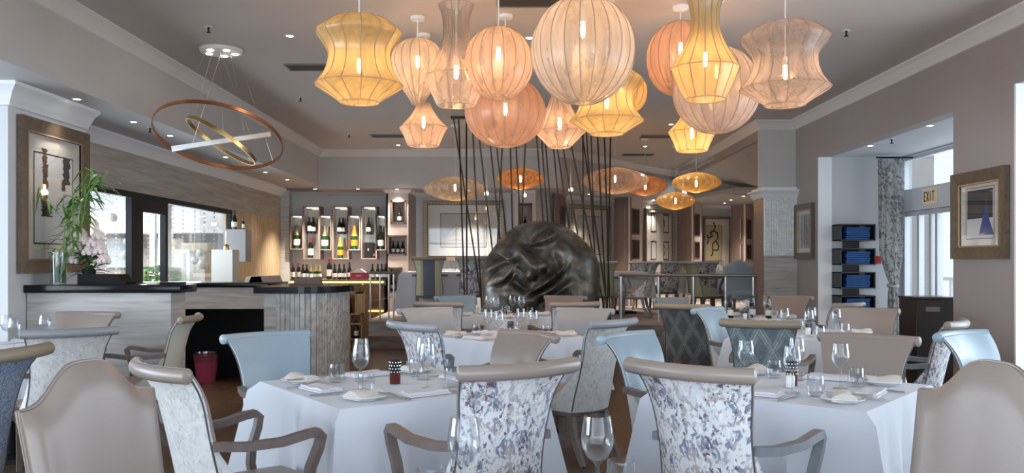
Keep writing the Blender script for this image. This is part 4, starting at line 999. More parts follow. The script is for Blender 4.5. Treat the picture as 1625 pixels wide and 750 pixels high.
# ring chandelier
Y = 8.3; c = at(347, 217, Y)
r = thing('ring_chandelier', 'chandelier of a copper ring, brass ring and silver bar over the bar', 'chandelier', (c.x, c.y, c.z))
def band(rad, h, M, n=72):
    b = MB(); vs = []; fs = []
    for k in range(n):
        a = 2*pi*k/n
        for rr, z in ((rad-.004, -h/2), (rad+.004, -h/2), (rad+.004, h/2), (rad-.004, h/2)): vs.append(M @ Vector((rr*cos(a), rr*sin(a), z)))
    for k in range(n):
        for j in range(4): fs.append((k*4+j, k*4+(j+1) % 4, ((k+1) % n)*4+(j+1) % 4, ((k+1) % n)*4+j))
    b.add(vs, fs); return b
M1 = Matrix.Rotation(R(3), 4, 'Y') @ Matrix.Rotation(R(-23), 4, 'X')
band(.612, .036, M1).build('copper_ring', COPPER, r)
M2_ = Matrix.Translation((.03, 0, -.04)) @ Matrix.Rotation(R(30), 4, 'Y') @ Matrix.Rotation(R(-14), 4, 'X')
band(.375, .036, M2_, 60).build('brass_ring', BRASS, r)
A = at(272, 236, Y-.15)-c; B = at(429, 213, Y+.2)-c
MB().tube([A, B], 1, sec=[(-.03, -.022), (.03, -.022), (.03, .022), (-.03, .022)]).build('silver_bar', SILVER, r, False)
dk = at(351, 78, Y)-c; dk.z = CH-c.z
MB().lathe([(1e-4, -.035), (.195, -.035), (.205, -.02), (.205, -.001), (1e-4, -.001)], 40, (dk.x, dk.y, dk.z)).build('ceiling_plate', WHITE, r)
for k in range(5):
    a = 2*pi*k/5+.4; MB().cyl((dk.x+.13*cos(a), dk.y+.13*sin(a), dk.z-.042), .027, .008, 14).build('spot_lens', DLM, r)
ca = MB()
for k in range(3):
    a = 2*pi*k/3+.8; e = M1 @ Vector((.612*cos(a), .612*sin(a), 0)); ca.tube([(dk.x+.18*cos(a), dk.y+.18*sin(a), dk.z-.03), e], .0008, 4)
    e = M2_ @ Vector((.375*cos(a), .375*sin(a), 0)); ca.tube([(dk.x+.1*cos(a), dk.y+.1*sin(a), dk.z-.03), e], .0008, 4)
for s in (.2, .8): ca.tube([(dk.x, dk.y, dk.z-.03), A.lerp(B, s)], .0012, 4)
ca.build('suspension_wire', STEEL, r)

# ------------------------------------------------------------------ ceiling fittings
def mk_dl():
    o = bpy.data.objects.new('downlight', None); COL.objects.link(o)
    MB().lathe([(.030, -.004), (.045, -.006), (.048, 0), (.03, 0)], 20).build('trim_ring', WHITE, o)
    MB().cyl((0, 0, -.003), .030, .002, 18).build('lens', DLM, o)
    return o
DL = Proto(mk_dl)
def downlight(px, py, z, label, spot=6):
    p = onz(px, py, z); DL((p.x, p.y, z), 0, label, 'downlight', 'recessed ceiling downlights')
    if spot:
        ld = bpy.data.lights.new('downlight_beam', 'SPOT'); ld.energy = spot*5; ld.spot_size = R(95); ld.spot_blend = .8; ld.color = (1, .90, .78); ld.shadow_soft_size = .04
        lo = bpy.data.objects.new('downlight_beam', ld); COL.objects.link(lo); lo.location = (p.x, p.y, z-.02)
for px, py, z, lb, s in ((460, 57, CH, 'downlight in main ceiling left of the yellow spool lamp', 8), (840, 60, CH, 'downlight in main ceiling left of the largest globe', 8), (1065, 197, CH, 'downlight in main ceiling above the small yellow lamp', 8), (1024, 232, CH, 'downlight in main ceiling nearest the back wall, right', 8),
                         (632, 230, CH, 'downlight in main ceiling nearest the back wall, left', 8), (122, 157, SOF, 'first downlight of left soffit, over the white pillar crown', 5), (212, 193, SOF, 'second downlight of the left soffit row', 5), (270, 215, SOF, 'third downlight of left soffit row, inside copper ring edge', 5),
                         (358, 249, SOF, 'fourth downlight of the left soffit row, under brass ring', 5), (421, 273, SOF, 'fifth downlight of the left soffit row', 5), (456, 285, SOF, 'last downlight of the left soffit row, above the pier', 5),
                         (500, 299.5, 2.685, 'downlight above the wine boxes, left one', 70), (568, 299.5, 2.685, 'downlight above the wine boxes, right one', 70),
                         (1381, 231, 2.75, 'far downlight in the exit alcove ceiling', 6), (1476, 199, 2.75, 'near downlight in the exit alcove ceiling', 6),
                         (1037, 317.8, 2.685, 'downlight in the low ceiling over the four prints', 45), (1150, 322, 2.685, 'left of three downlights in low ceiling by brush figure', 18), (1160, 317, 2.685, 'middle of three downlights in low ceiling by brush figure', 18), (1180, 311, 2.685, 'right of three downlights in low ceiling by brush figure', 18),
                         (745, 302, 2.685, 'added downlight in back soffit above the large gilt frame', 40), (935, 308, 2.685, 'added downlight in the low ceiling over the tree drawing', 40), (1097, 316, 2.685, 'added downlight in low ceiling right of the four prints', 40), (630, 299.8, 2.685, 'added downlight in the back soffit before the pink column', 12)):  # these last four are added to brighten the back walls
    if z == 2.75: z = 2.749
    downlight(px, py, z-.001, lb, s)
def mk_sp():
    o = bpy.data.objects.new('sprinkler_head', None); COL.objects.link(o)
    MB().lathe([(1e-4, -.006), (.035, -.005), (.038, 0), (1e-4, 0)], 16).build('flange', WHITE, o)
    MB().lathe([(1e-4, -.055), (.018, -.055), (.018, -.048), (.007, -.046), (.009, -.02), (.012, -.005), (1e-4, -.005)], 10).build('nozzle', BLACKM, o)
    return o
SP = Proto(mk_sp)
for px, py, z, lb in ((331, 42, CH, 'sprinkler head above the chandelier plate'), (477, 154, CH, 'sprinkler head left of the yellow spool lamp'), (554, 213, CH, 'sprinkler head in ceiling before the back crown'), (1343, 48, CH, 'sprinkler head in ceiling near the right wall'), (238, 202, SOF, 'sprinkler head in left soffit beside the copper ring'), (1415, 220, 2.749, 'sprinkler head in the exit alcove ceiling')):
    p = onz(px, py, z); SP((p.x, p.y, z-.001), 0, lb, 'sprinkler', 'fire sprinkler heads')
def mk_vent():
    o = bpy.data.objects.new('ceiling_vent', None); COL.objects.link(o)
    MB().box(-.30, .30, -.15, -.13, -.012, 0).box(-.30, .30, .13, .15, -.012, 0).box(-.30, -.28, -.13, .13, -.012, 0).box(.28, .30, -.13, .13, -.012, 0).build('vent_frame', pbr('vent_grey', (.22, .21, .2), .5), o, False)
    b = MB()
    for k in range(7): b.box(-.28, .28, -.12+k*.037, -.10+k*.037, -.01, -.001)
    b.build('louvre', pbr('vent_dark', (.06, .055, .05), .5), o, False); return o
VT = Proto(mk_vent)
for px, py, lb in ((500, 106, 'grey air vent in ceiling left of the yellow spool lamp'), (618, 215, 'grey air vent near the back crown, left side'), (1045, 216, 'grey air vent in ceiling left of the small yellow lamp'), (1012, 245, 'grey air vent in ceiling above the pink saucer lamp'), (848, 1, 'grey air vent at the top edge beside the largest globe')):
    p = onz(px, py, CH); VT((p.x, p.y, CH-.001), 0, lb, 'air vent', 'ceiling air vents')

# ------------------------------------------------------------------ right alcove things
EXS = thing('exit_sign', 'cream EXIT sign fixed above the terrace door', 'sign', (XE-.055, 10.72, 2.055))
MB().box(-.02, 0, -.17, .17, 0, .20).build('sign_box', emis('sign_face', (.62, .50, .32), .15), EXS, False)
LET = {'E': [[(1, 0), (0, 0), (0, 2), (1, 2)], [(0, 1), (.8, 1)]], 'X': [[(0, 0), (1, 2)], [(0, 2), (1, 0)]], 'I': [[(.5, 0), (.5, 2)]], 'T': [[(.5, 0), (.5, 2)], [(0, 2), (1, 2)]]}
b = MB()
for k, ch in enumerate('EXIT'):
    for ln in LET[ch]:
        for a, c in zip(ln, ln[1:]):
            A = Vector((.125-.07*k-a[0]*.045, .045+a[1]*.055)); B = Vector((.125-.07*k-c[0]*.045, .045+c[1]*.055)); d = (B-A).normalized(); n_ = Vector((-d.y, d.x))*.007; A -= d*.006; B += d*.006
            b.slab([(-.0205, A.x-n_.x, A.y-n_.y), (-.0205, B.x-n_.x, B.y-n_.y), (-.0205, B.x+n_.x, B.y+n_.y), (-.0205, A.x+n_.x, A.y+n_.y)], (-.003, 0, 0))
b.build('sign_lettering', pbr('sign_dark', (.05, .02, .01), .5), EXS, False)
# blue cloth shelf
t = thing('wall_shelf', 'black four tier box shelf holding blue folded cloths in alcove', 'shelf', (0, 11.55, 0))
DK = pbr('black_shelf', (.02, .02, .023), .45)
for k, (a, b_) in enumerate(((356, 382), (394, 420), (431, 457), (468, 494))):
    x0, x1, z0, z1 = xc(1327, 11.4), xc(1387, 11.3), zc(b_, 11.4), zc(a, 11.4)
    MB().box(x0, x1, -.30, -.0, z0, z0+.014).box(x0, x1, -.30, 0, z1-.014, z1).box(x0, x0+.014, -.30, 0, z0, z1).box(x1-.014, x1, -.30, 0, z0, z1).build('shelf_box', DK, t, False)
    for j in range(6):
        o = MB().rbox(-.16, .16, -.12, .12, 0, .027, .010, 2).build('folded_cloth', BLUEC, None, True, ((x0+x1)/2+.01+.006*((j*7) % 3-1), 11.55-.165, z0+.0145+j*.0275))
        tag(o, ('bottom', 'second', 'third', 'fourth', 'fifth', 'top')[j]+' blue folded cloth of the stack in the '+('top', 'second', 'third', 'lowest')[k]+' shelf box', 'cloth', 'blue folded cloths on the alcove shelf')
MB().box(xc(1327, 11.4)+.14, xc(1387, 11.3)-.10, -.012, 0, zc(494, 11.5), zc(356, 11.5)).build('back_board', DK, t, False)
tag(MB().rbox(-.04, .04, -.02, .0, -.05, .05, .006, 1).build('fire_call_point', pbr('red_plastic', (.45, .01, .015), .4), None, True, (xc(1393, 11.55), 11.549, zc(412, 11.55))), 'small red fire call point on the alcove wall', 'alarm')
# curtain
t = thing('curtain', 'patterned grey curtain tied back beside the terrace door', 'curtain', (xc(1417, 11.2), 11.2, 0))
b = MB(); zt, zk, z0 = 2.68, zc(453, 11.2), zc(486, 11.2); vs = []; fs = []; n = 48; rows = 26
for j in range(rows+1):
    s = j/rows; z = zt+(zk-zt)*s; w = .155*(1-.15*s)-.095*max(0, (s-.72)/.28)**1.5; cx_ = -.02+.0*s+.03*max(0, (s-.75)/.25)
    for k in range(n):
        a = 2*pi*k/n; fold = 1+.13*sin(a*9+s*2)+.06*sin(a*5)
        vs.append((cx_+w*cos(a)*fold, .06*sin(a)*fold*(1-.4*s), z))
for j in range(rows):
    for k in range(n): fs.append((j*n+k, j*n+(k+1) % n, (j+1)*n+(k+1) % n, (j+1)*n+k))
b.add(vs, fs); CURT = floral('curtain_fabric', ((.26, .27, .27), (.34, .35, .35), (.10, .11, .11), (.16, .17, .17), (.07, .08, .08)), 30, 12); b.build('curtain_drape', CURT, t)
MB().tube([(.06*cos(2*pi*k/20)+.0, .05*sin(2*pi*k/20), zk+.01*sin(2*pi*k/20)) for k in range(20)], .022, 6, closed=True).build('tie_back', LGREY, t)
b = MB(); b.lathe([(.04, zk), (.055, zk-.10), (.075, .1), (.08, .012), (1e-4, .012)], 36, pleat=lambda k, s_, z: 1+.16*sin(k*2*pi/6)); b.build('curtain_tail', CURT, t)
MB().tube([(-.22, 0, 2.70), (.26, 0, 2.70)], .012, 8).build('curtain_rod', BLACKM, t)
# dark cabinet
t = thing('cabinet', 'dark brown serving station with a handle slot beside the terrace door', 'cabinet', (4.52, 9.25, 0))
MB().rbox(-.22, .22, -.2, .2, 0.0, .93, .005, 1).build('body', pbr('espresso_wood', (.022, .013, .011), .3), t)
MB().rbox(-.23, .23, -.21, .21, .93, .955, .004, 1).build('top', pbr('espresso_top', (.03, .018, .014), .3), t)
MB().box(-.12, .03, -.206, -.2, .80, .85).build('handle', pbr('dull_label', (.16, .13, .11), .4), t, False)

# ------------------------------------------------------------------ outside
OUTW = pbr('sunlit_render_wall', (.85, .86, .86), .8)
struct('floor_courtyard', MB().box(-13, -6.6, 7, 22, -.1, 0).box(-6.6, XS-.12, 7.98, 22, -.12, -.001), pbr('courtyard_paving', (.70, .66, .60), .7))
struct('floor_terrace', MB().box(XE+.1, 14, 1, 18, -.1, -.0), pbr('terrace_paving', (.66, .70, .72), .7))
o = MB().box(-15, -4.7, 19.0, 19.3, 0, 1.95).build('exterior_shop_front', pbr('shop_front', (.20, .175, .16), .7, var=.6, vscale=1.6), None, False); tag(o, 'dark shop front across the courtyard beyond the left window', 'building')
MB().box(-15, -4.7, 18.3, 19.0, 1.95, 2.42).build('awning', pbr('awning_grey', (.62, .63, .64), .7), o, False)
MB().box(-15, -4.7, 18.9, 19.0, .3, 1.0).build('plinth_course', WOODK, o, False)
for k in range(9): MB().box(-14.5+k*1.1, -13.9+k*1.1, 18.9, 18.99, 1.2, 1.85).build('shop_window', pbr('shop_pane_%d' % (k % 3), ((.55, .53, .48), (.10, .12, .14), (.40, .45, .5))[k % 3], .3), o, False)
for k, (px, Y_, zt, lb) in enumerate(((316, 15.0, 1.66, 'white capped courtyard column seen through the right window pane'), (262, 16.0, 2.6, 'slim white courtyard post beside the dark door frame'))):
    w_ = .16 if k == 0 else .09
    t = thing('exterior_column', lb, 'column', (xc(px, Y_), Y_, 0)); MB().box(-w_, w_, -w_, w_, 0, zt-.05).build('column_shaft', OUTW, t, False); MB().rbox(-w_*1.5, w_*1.5, -w_*1.5, w_*1.5, zt-.16, zt, .03, 2).build('capital', pbr('cream_capital', (.72, .69, .52), .7), t)
random.seed(21)
for k, (px, Y_, s_c, lb) in enumerate(((190, 13.0, .72, 'bright green shrub seen through the first window pane'), (240, 14.5, .95, 'bright green plant seen through the narrow middle pane'), (284, 16.5, .85, 'green shrub seen left of the capped courtyard column'), (150, 12.0, .66, 'green shrub outside hidden partly behind the peonies'))):
    t = thing('exterior_shrub', lb, 'plant', (xc(px, Y_), Y_, 0)); lf = MB()
    for q in range(260):
        a = random.uniform(0, 2*pi); e = random.uniform(-.2, 1.3); rr = .42*s_c; p = Vector((cos(a)*cos(e)*rr, sin(a)*cos(e)*rr, 1.0*s_c+sin(e)*rr*.8)); leaf(lf, p, (cos(a), sin(a), random.uniform(-.2, .6)), .18, .08, .4)
    lf.build('foliage', pbr('bright_leaf', (.14, .36, .07), .5, var=.4, vscale=5), t); MB().cyl((0, 0, 0), .2*s_c, .8*s_c, 16, .26*s_c).build('planter', pbr('pale_planter', (.5, .48, .42), .7), t)
t = thing('exterior_railing', 'brown timber terrace rail outside the courtyard window', 'railing', (-7.2, 16.2, 0))
MB().box(-3.5, 1.9, -.03, .03, 1.08, 1.12).box(-3.5, 1.9, -.02, .02, .86, .89).build('handrail', pbr('timber_rail', (.30, .18, .12), .6), t, False)
for k in range(6): MB().box(-3.4+k*1.0, -3.35+k*1.0, -.02, .02, 0, 1.08).build('post', WHITE, t, False)
GL = [(179, 345, 12.2, .065, 'clear small high'), (200, 405, 12.2, .07, 'clear low'), (201, 383, 12.6, .05, 'small bluish'), (318, 401, 14.0, .065, 'upper'), (309, 413, 14.3, .065, 'lower left'), (322, 419, 14.0, .085, 'lower right')]
for k, (px, py, Y_, rr, nm) in enumerate(GL):
    p = at(px, py, Y_); t = thing('exterior_globe_lantern', nm+' white shell globe hanging outside the courtyard window', 'lantern', p, 0, 'shell globes in the courtyard'); zz = p.z
    MB().lathe([(max(1e-4, rr*sin(a)), -rr*cos(a)) for a in [pi*q/12 for q in range(13)]], 18).build('globe', pbr('shell_white', (.70, .71, .72), .3, var=.2, vscale=30), t)
    MB().tube([(0, 0, rr), (0, 0, 3.2-zz)], .003, 5).build('cord', CORD, t)
p = at(150, 362, 11.6); t = thing('exterior_bell_lamp', 'cream bell shaped lamp hanging outside the first pane', 'lantern', p); MB().lathe([(.13, -.1), (.11, -.07), (.06, 0), (.05, .08), (.02, .13), (1e-4, .135)], 18).build('bell_shade', pbr('bell_cream', (.80, .68, .55), .6), t); MB().tube([(0, 0, .13), (0, 0, 3.2-p.z)], .003, 5).build('cord', CORD, t)
o = MB().box(-7.2, -4.95, 11, 17, 3.2, 3.25).build('exterior_pergola', OUTW, None, False); tag(o, 'white canopy over the courtyard edge from which globes hang', 'canopy')
MB().box(-7.2, -7.1, 11, 11.1, 0, 3.2).box(-7.2, -7.1, 16.9, 17, 0, 3.2).build('post', OUTW, o, False)
sb = MB(); random.seed(4); beadrow = pbr('shell_strand', (.62, .60, .55), .4)
for k in range(12):
    px = 170+k*17+random.uniform(-4, 4); Y_ = 14.9+random.uniform(-.2, .2); x = xc(px, Y_); z = random.uniform(.9, 1.3)
    while z < 3.15: sb.lathe([(1e-4, -.02), (.014, -.01), (.014, .01), (1e-4, .02)], 6, (x, Y_, z)); z += .075
tag(sb.build('exterior_bead_curtain', beadrow), 'strings of white shells hanging outside the courtyard window', 'bead curtain', kind='stuff')
t = thing('exterior_balustrade', 'white terrace balustrade beyond the right door', 'railing', (8.8, 12, 0))
MB().box(-.03, .03, -6, 6, .95, 1.02).box(-.03, .03, -6, 6, .1, .16).build('rail', OUTW, t, False)
for k in range(13): MB().box(-.03, .03, -6+k, -5.94+k, 0, .95).build('post', OUTW, t, False)
t = thing('exterior_parasol', 'closed green grey parasol on terrace beyond the door', 'parasol', (7.3, 13.4, 0))
MB().tube([(0, 0, 0), (0, 0, 2.5)], .03, 8).build('pole', STEEL, t); MB().lathe([(.06, .8), (.2, 1.0), (.15, 1.7), (.05, 2.35), (1e-4, 2.4)], 16, pleat=lambda k, s, z: 1+.15*(k % 2)).build('canopy', pbr('sage_canvas', (.25, .36, .36), .8), t)

# ------------------------------------------------------------------ chairs
def bw(t): return .207-.020*sin(pi*min(1, max(0, t))*.9)+.042*max(0, t)**3
def by(t): return -.195-.115*t-.045*max(0, (t-.7)/.3)**2
def bz(t): return .44+.475*t
RAILP = -.395
def mk_chair(inner, outer, rail, seat, wood, arms=True, side=None):
    def mk():
        o = bpy.data.objects.new('dining_chair', None); COL.objects.link(o)
        def S(u, t, off): uu = u*2-1; return Vector((bw(t)*uu, by(t)-.018-.055*(1-uu*uu)+off, bz(t)))
        T0 = -.0
        MB().gridsolid(lambda u, v: S(u, v, .040-.018*abs(2*u-1)**6-.01*v), lambda u, v: S(u, v, .004), 14, 16).build('backrest', inner, o)
        MB().gridsolid(lambda u, v: S(u, -.22+1.20*v, .004), lambda u, v: S(u, -.22+1.20*v, -.022+.012*abs(2*u-1)**6), 14, 18).build('back_cover', outer, o)
        # scroll roll along the top
        n = 15; P = []; rr = []
        for k in range(n+1):
            u = k/n; q = S(-.03+1.06*u, 1, -.020); P.append((q.x, q.y, q.z-.004)); rr.append(.027)
        rr = [.016]+rr+[.016]; e0 = Vector(P[0])+(Vector(P[0])-Vector(P[1])).normalized()*.008; e1 = Vector(P[-1])+(Vector(P[-1])-Vector(P[-2])).normalized()*.008
        MB().tube([e0]+P+[e1], rr, 14).build('top_roll', rail, o)
        for s in (0, 1): MB().tube([S(s, -.2+1.15*k/14, -.008)+Vector(((s*2-1)*.003, 0, 0)) for k in range(15)], .0035, 5).build('piping', PIPE, o)
        # swooping side wings down to the seat
        for s in (-1, 1):
            def fy(z):
                k = max(0, min(1, (.78-z)/.45)); return -.30+.09*k+.33*k**2.3
            def WG(u, v, w):
                z = .335+(.65-.335)*v; t = (z-.44)/.475; yb = by(t)-.022; yf = max(yb+.012, fy(z)); x = bw(t)+w; return Vector((s*x, yb+(yf-yb)*u, z))
            MB().gridsolid(lambda u, v: WG(u, v, .009), lambda u, v: WG(u, v, -.012), 8, 14).build('side_wing', side or outer, o)
        MB().rbox(-.215, .215, -.21, .235, .335, .455, .03, 3, .02).build('seat', seat, o)
        MB().rbox(-.21, .21, -.20, .225, .30, .34, .008, 1).build('seat_frame', wood, o)
        for s in (-1, 1):
            if arms:
                Q = [(.205, -.27, .655), (.235, -.16, .645), (.262, -.02, .648), (.272, .08, .665), (.272, .125, .668), (.270, .145, .652), (.266, .135, .61), (.258, .105, .54), (.250, .095, .47), (.245, .11, .40), (.24, .125, .34)]
                MB().tube([(s*x, y, z) for x, y, z in Q], 1, sec=[(-.02, -.015), (.02, -.015), (.02, .015), (-.02, .015)]).build('arm', wood, o)
            MB().tube([(s*.18, .195, .32), (s*.185, .205, .0)], [1, .62], sec=[(-.024, -.024), (.024, -.024), (.024, .024), (-.024, .024)]).build('leg', wood, o, False)
            MB().tube([(s*.185, -.17, .32), (s*.19, -.20, .18), (s*.20, -.285, .0)], [1, .85, .62], sec=[(-.024, -.024), (.024, -.024), (.024, .024), (-.024, .024)]).build('leg', wood, o, False)
        return o
    return Proto(mk)
CT = {
 'floral': mk_chair(LBEIGE, FLOR, LBEIGE, LBROWN, TAUPEW),
 'floralblue': mk_chair(LBLUE, FLOR, LGREY, LBROWN, GREYW),
 'floralr': mk_chair(LBEIGE, FLOR, LBEIGE, LBROWN, GREYW),
 'pale': mk_chair(LBEIGE, FLORP, LBEIGE, LBROWN, TAUPEW),
 'paleblue': mk_chair(LBLUE, FLORP, LGREY, LBROWN, TAUPEW),
 'blue': mk_chair(LBLUE, FLORP, LBLUE, LBROWN, TAUPEW),
 'beige': mk_chair(LBEIGE, FLORP, LBEIGE, LBROWN, TAUPEW),
 'silk': mk_chair(LBROWN, SILKC, LOLIVE, LBROWN, TAUPEW, side=SILKC),
 'grey': mk_chair(LGREY, GREENF, LGREY, LBROWN, TAUPEW, side=GREENF),
 'greyb': mk_chair(LGREY, FLORG, LGREY, LBROWN, TAUPEW),
 'brown': mk_chair(LBROWN, FLORG, LBROWN, LBROWN, TAUPEW),
 'diamond': mk_chair(LBEIGE, DIAM, LOLIVE, LBROWN, TAUPEW),
 'diamondd': mk_chair(LBEIGE, DIAMD, LOLIVE, LBROWN, TAUPEW),
 'tweed': mk_chair(LGREY, TWEED, LOLIVE, LBROWN, TAUPEW),
 'stripe': mk_chair(LGREY, STRIPE, LOLIVE, LBROWN, TAUPEW),
 'green': mk_chair(GREENF, GREENF, LGREY, LGREY, TAUPEW),
 'orange': mk_chair(ORANGEF, ORANGEF, LOLIVE, LBROWN, TAUPEW),
 'greyfl': mk_chair(LGREY, FLORG, LGREY, LGREY, TAUPEW),
}
CHG = 'scroll back dining chairs set around the white tables'
def chair(kind, x, y, fx, fy_, label, z=0, sc=1):
    """x, y = middle of the top roll; (fx, fy_) the way the sitter faces"""
    a = atan2(fy_, fx)-pi/2; d = Vector((fx, fy_)).normalized()
    k = sc[1] if hasattr(sc, '__len__') else sc
    CT[kind]((x+d.x*-RAILP*k, y+d.y*-RAILP*k, z), a, label, 'chair', CHG, sc)
TL = (-.56, 4.01); TR = (1.31, 3.95)
chair('floral', 0.03, 2.96, -.53, .80, 'floral backed chair with beige roll, front centre, at the left table', sc=(.95, .95, 1.05))
chair('floralr', 0.6, 2.92, 0.67, 0.74, 'floral backed chair with beige roll at the near corner of right table', sc=(.95, .95, 1.05))
chair('pale', -1.28, 3.08, 0.74, 0.67, 'pale floral backed chair left of left table, arm towards the camera', sc=(.97, .95, 1.03))
chair('blue', -1.37, 4.76, .66, -.75, 'light blue leather chair facing camera behind the left front table')
chair('beige', .09, 4.83, -.80, -.60, 'beige leather chair facing camera between left table and middle table')
chair('beige', 1.93, 4.62, -.60, -.80, 'wide beige leather chair facing camera behind the right front table', sc=1.0)
chair('blue', .64, 4.74, .75, -.66, 'light blue leather chair facing camera, left behind the right front table')
chair('tweed', -2.06, 3.42, -.97, .22, 'blue tweed backed chair with olive roll at the left edge', sc=1.05)
chair('paleblue', -2.62, 5.05, -.62, .80, 'pale backed chair with grey blue roll before the bar')
chair('beige', -3.34, 6.70, -.1, -1, 'beige leather chair standing closest to the bar counter')
chair('silk', -2.40, 6.35, -1, -.12, 'pearl silk chair seen side-on at the end of the bar')
chair('floralblue', -0.63, 5.32, .74, .67, 'grey floral chair with blue grey roll left of the nearer centre table', sc=(.97, .97, 1.02))
chair('paleblue', 0.67, 5.58, -.74, .67, 'white backed chair with blue grey roll right of nearer centre table', sc=(.97, .97, 1.02))
chair('grey', -.74, 7.3, .55, -.83, 'blue grey chair with green side facing camera, left of centre table')
chair('grey', .62, 7.25, -.45, -.89, 'grey chair with green side facing camera, right of centre table')
chair('beige', -.72, 8.35, .3, .95, 'beige chair half hidden behind the blue grey chair, centre left')
chair('blue', -.66, 9.9, .5, -.86, 'dim blue grey chair far left of the table before the bronze face')
chair('pale', .62, 8.35, -.35, .93, 'light topped chair half hidden behind grey chair, centre right')
chair('brown', .62, 9.9, -.4, -.91, 'taupe brown chair far right of the table before the bronze face')
chair('diamond', 1.6, 5.5, .45, .89, 'diamond brocade backed chair with olive roll, centre right', sc=(.97, .97, 1.02))
chair('blue', 1.69, 7.36, .75, -.66, 'pale blue leather chair left of the middle right table')
chair('diamondd', 1.52, 7.6, .45, .89, 'dark diamond brocade backed chair half behind the pale blue chair', sc=(.97, .97, 1.02))
chair('greyb', 1.74, 9.35, .55, -.83, 'blue grey chair with patterned side nearest the platform step')
chair('beige', 3.02, 7.25, -.35, -.93, 'greyish beige chair before the blue cloth shelf')
chair('brown', 3.0, 9.25, -.6, -.8, 'dim taupe chair below the fluted white column', sc=1.03)
chair('beige', 3.25, 8.2, -.6, .8, 'chair showing only its rolled corner behind the greyish beige chair')
chair('floralr', 2.87, 5.5, -.80, .60, 'floral backed chair with beige roll by the dark serving station', sc=(.97, .97, 1.02))
chair('blue', 2.55, 4.83, .55, -.83, 'small looking light blue chair beside the floral one at right')
chair('beige', 3.44, 5.05, -1, -.1, 'chair at the right edge of picture showing only its arm')
# raised area
PZ = .40
chair('greyfl', 2.52, 16.4, .25, .97, 'dark grey chair behind the balustrade left end', PZ)
chair('floralblue', 2.44, 14.3, -.95, .3, 'floral chair seen side-on behind the balustrade', PZ)
chair('greyfl', 3.12, 16.5, -.3, .95, 'dark grey chair right of the side-on floral chair', PZ)
chair('orange', 3.55, 17.6, .1, -.99, 'orange patterned chair at the back of the raised area', PZ)
chair('green', 2.98, 14.5, .95, .3, 'olive green chair seen side-on behind the balustrade', PZ)
chair('greyfl', 3.55, 15.7, .15, .98, 'dark grey chair in the middle behind the balustrade', PZ)
chair('brown', 4.52, 15.6, -.3, -.95, 'taupe chair behind balustrade below the brown column', PZ)
o_ = chair('orange', 1.78, 16.6, .2, -.98, 'orange patterned chair right behind the bronze face', PZ)
chair('green', 1.55, 14.6, .1, 1.0, 'pale green backed chair just right of the bronze face', PZ)
chair('stripe', -1.38, 14.1, -.05, 1, 'olive and blue striped chair at the raised left table', PZ, 1.08)
chair('greyfl', -.66, 14.2, .0, 1, 'black and white patterned chair left of the bronze face', PZ, 1.08)
chair('greyfl', -.32, 14.6, .2, 1, 'second patterned chair almost hidden by the bronze face', PZ)
# plain light blue panel-back chair behind the rail
def mk_camel(mat, seat):
    def mk():
        o = bpy.data.objects.new('camel_back_chair', None); COL.objects.link(o)
        def top(x): k = abs(x)/.27; return .905+.105*(.5+.5*sin(pi/2*cos(pi*min(1, k*1.0))))
        def srf(u, v, off):
            x = (u*2-1)*(.235+.03*v); z = .42+(top(x)-.42)*v
            edge = min(1, (1-abs(2*u-1))*7)**.5*min(1, (1-v)*9+.0)**.5
            return Vector((x, -.22-.10*v-.02*(1-(2*u-1)**2)+off*(.35+.65*edge), z))
        MB().gridsolid(lambda u, v: srf(u, v, .045), lambda u, v: srf(u, v, -.035), 24, 20).build('backrest', mat, o)
        for off in (.014, -.012): MB().tube([srf(0, k/10, off)+Vector((-.002, 0, 0)) for k in range(11)]+[srf(k/20, 1, off)+Vector((0, 0, .002)) for k in range(1, 21)]+[srf(1, 1-k/10, off)+Vector((.002, 0, 0)) for k in range(1, 11)], .0035, 5).build('piping', mat, o)
        MB().rbox(-.245, .245, -.22, .27, .34, .47, .03, 3, .02).build('seat', seat, o)
        for s in (-1, 1):
            MB().tube([(s*.21, .235, .35), (s*.21, .24, .0)], [1, .62], sec=[(-.024, -.024), (.024, -.024), (.024, .024), (-.024, .024)]).build('leg', TAUPEW, o, False)
            MB().tube([(s*.20, -.19, .35), (s*.205, -.30, .0)], [1, .62], sec=[(-.024, -.024), (.024, -.024), (.024, .024), (-.024, .024)]).build('leg', TAUPEW, o, False)
        return o
    return Proto(mk)
CAM = mk_camel(LBEIGE, LBROWN)
CAM((-.94, 2.37, 0), atan2(-.34, .94)-pi/2, 'large beige leather chair with arched back in the left foreground', 'chair', 'arched back chairs in the foreground', (.90, .95, 1.03))
CAM((1.10, 2.33, 0), atan2(-.40, -.92)-pi/2, 'large beige leather chair with arched back in the right foreground', 'chair', 'arched back chairs in the foreground', (.90, .95, 1.03))
CAMB = mk_camel(LBLUE, LBLUE)
CAMB((xc(1184, 13.7), 13.9, PZ), pi, 'light blue plain backed chair directly behind the balustrade', 'chair', None, .94)

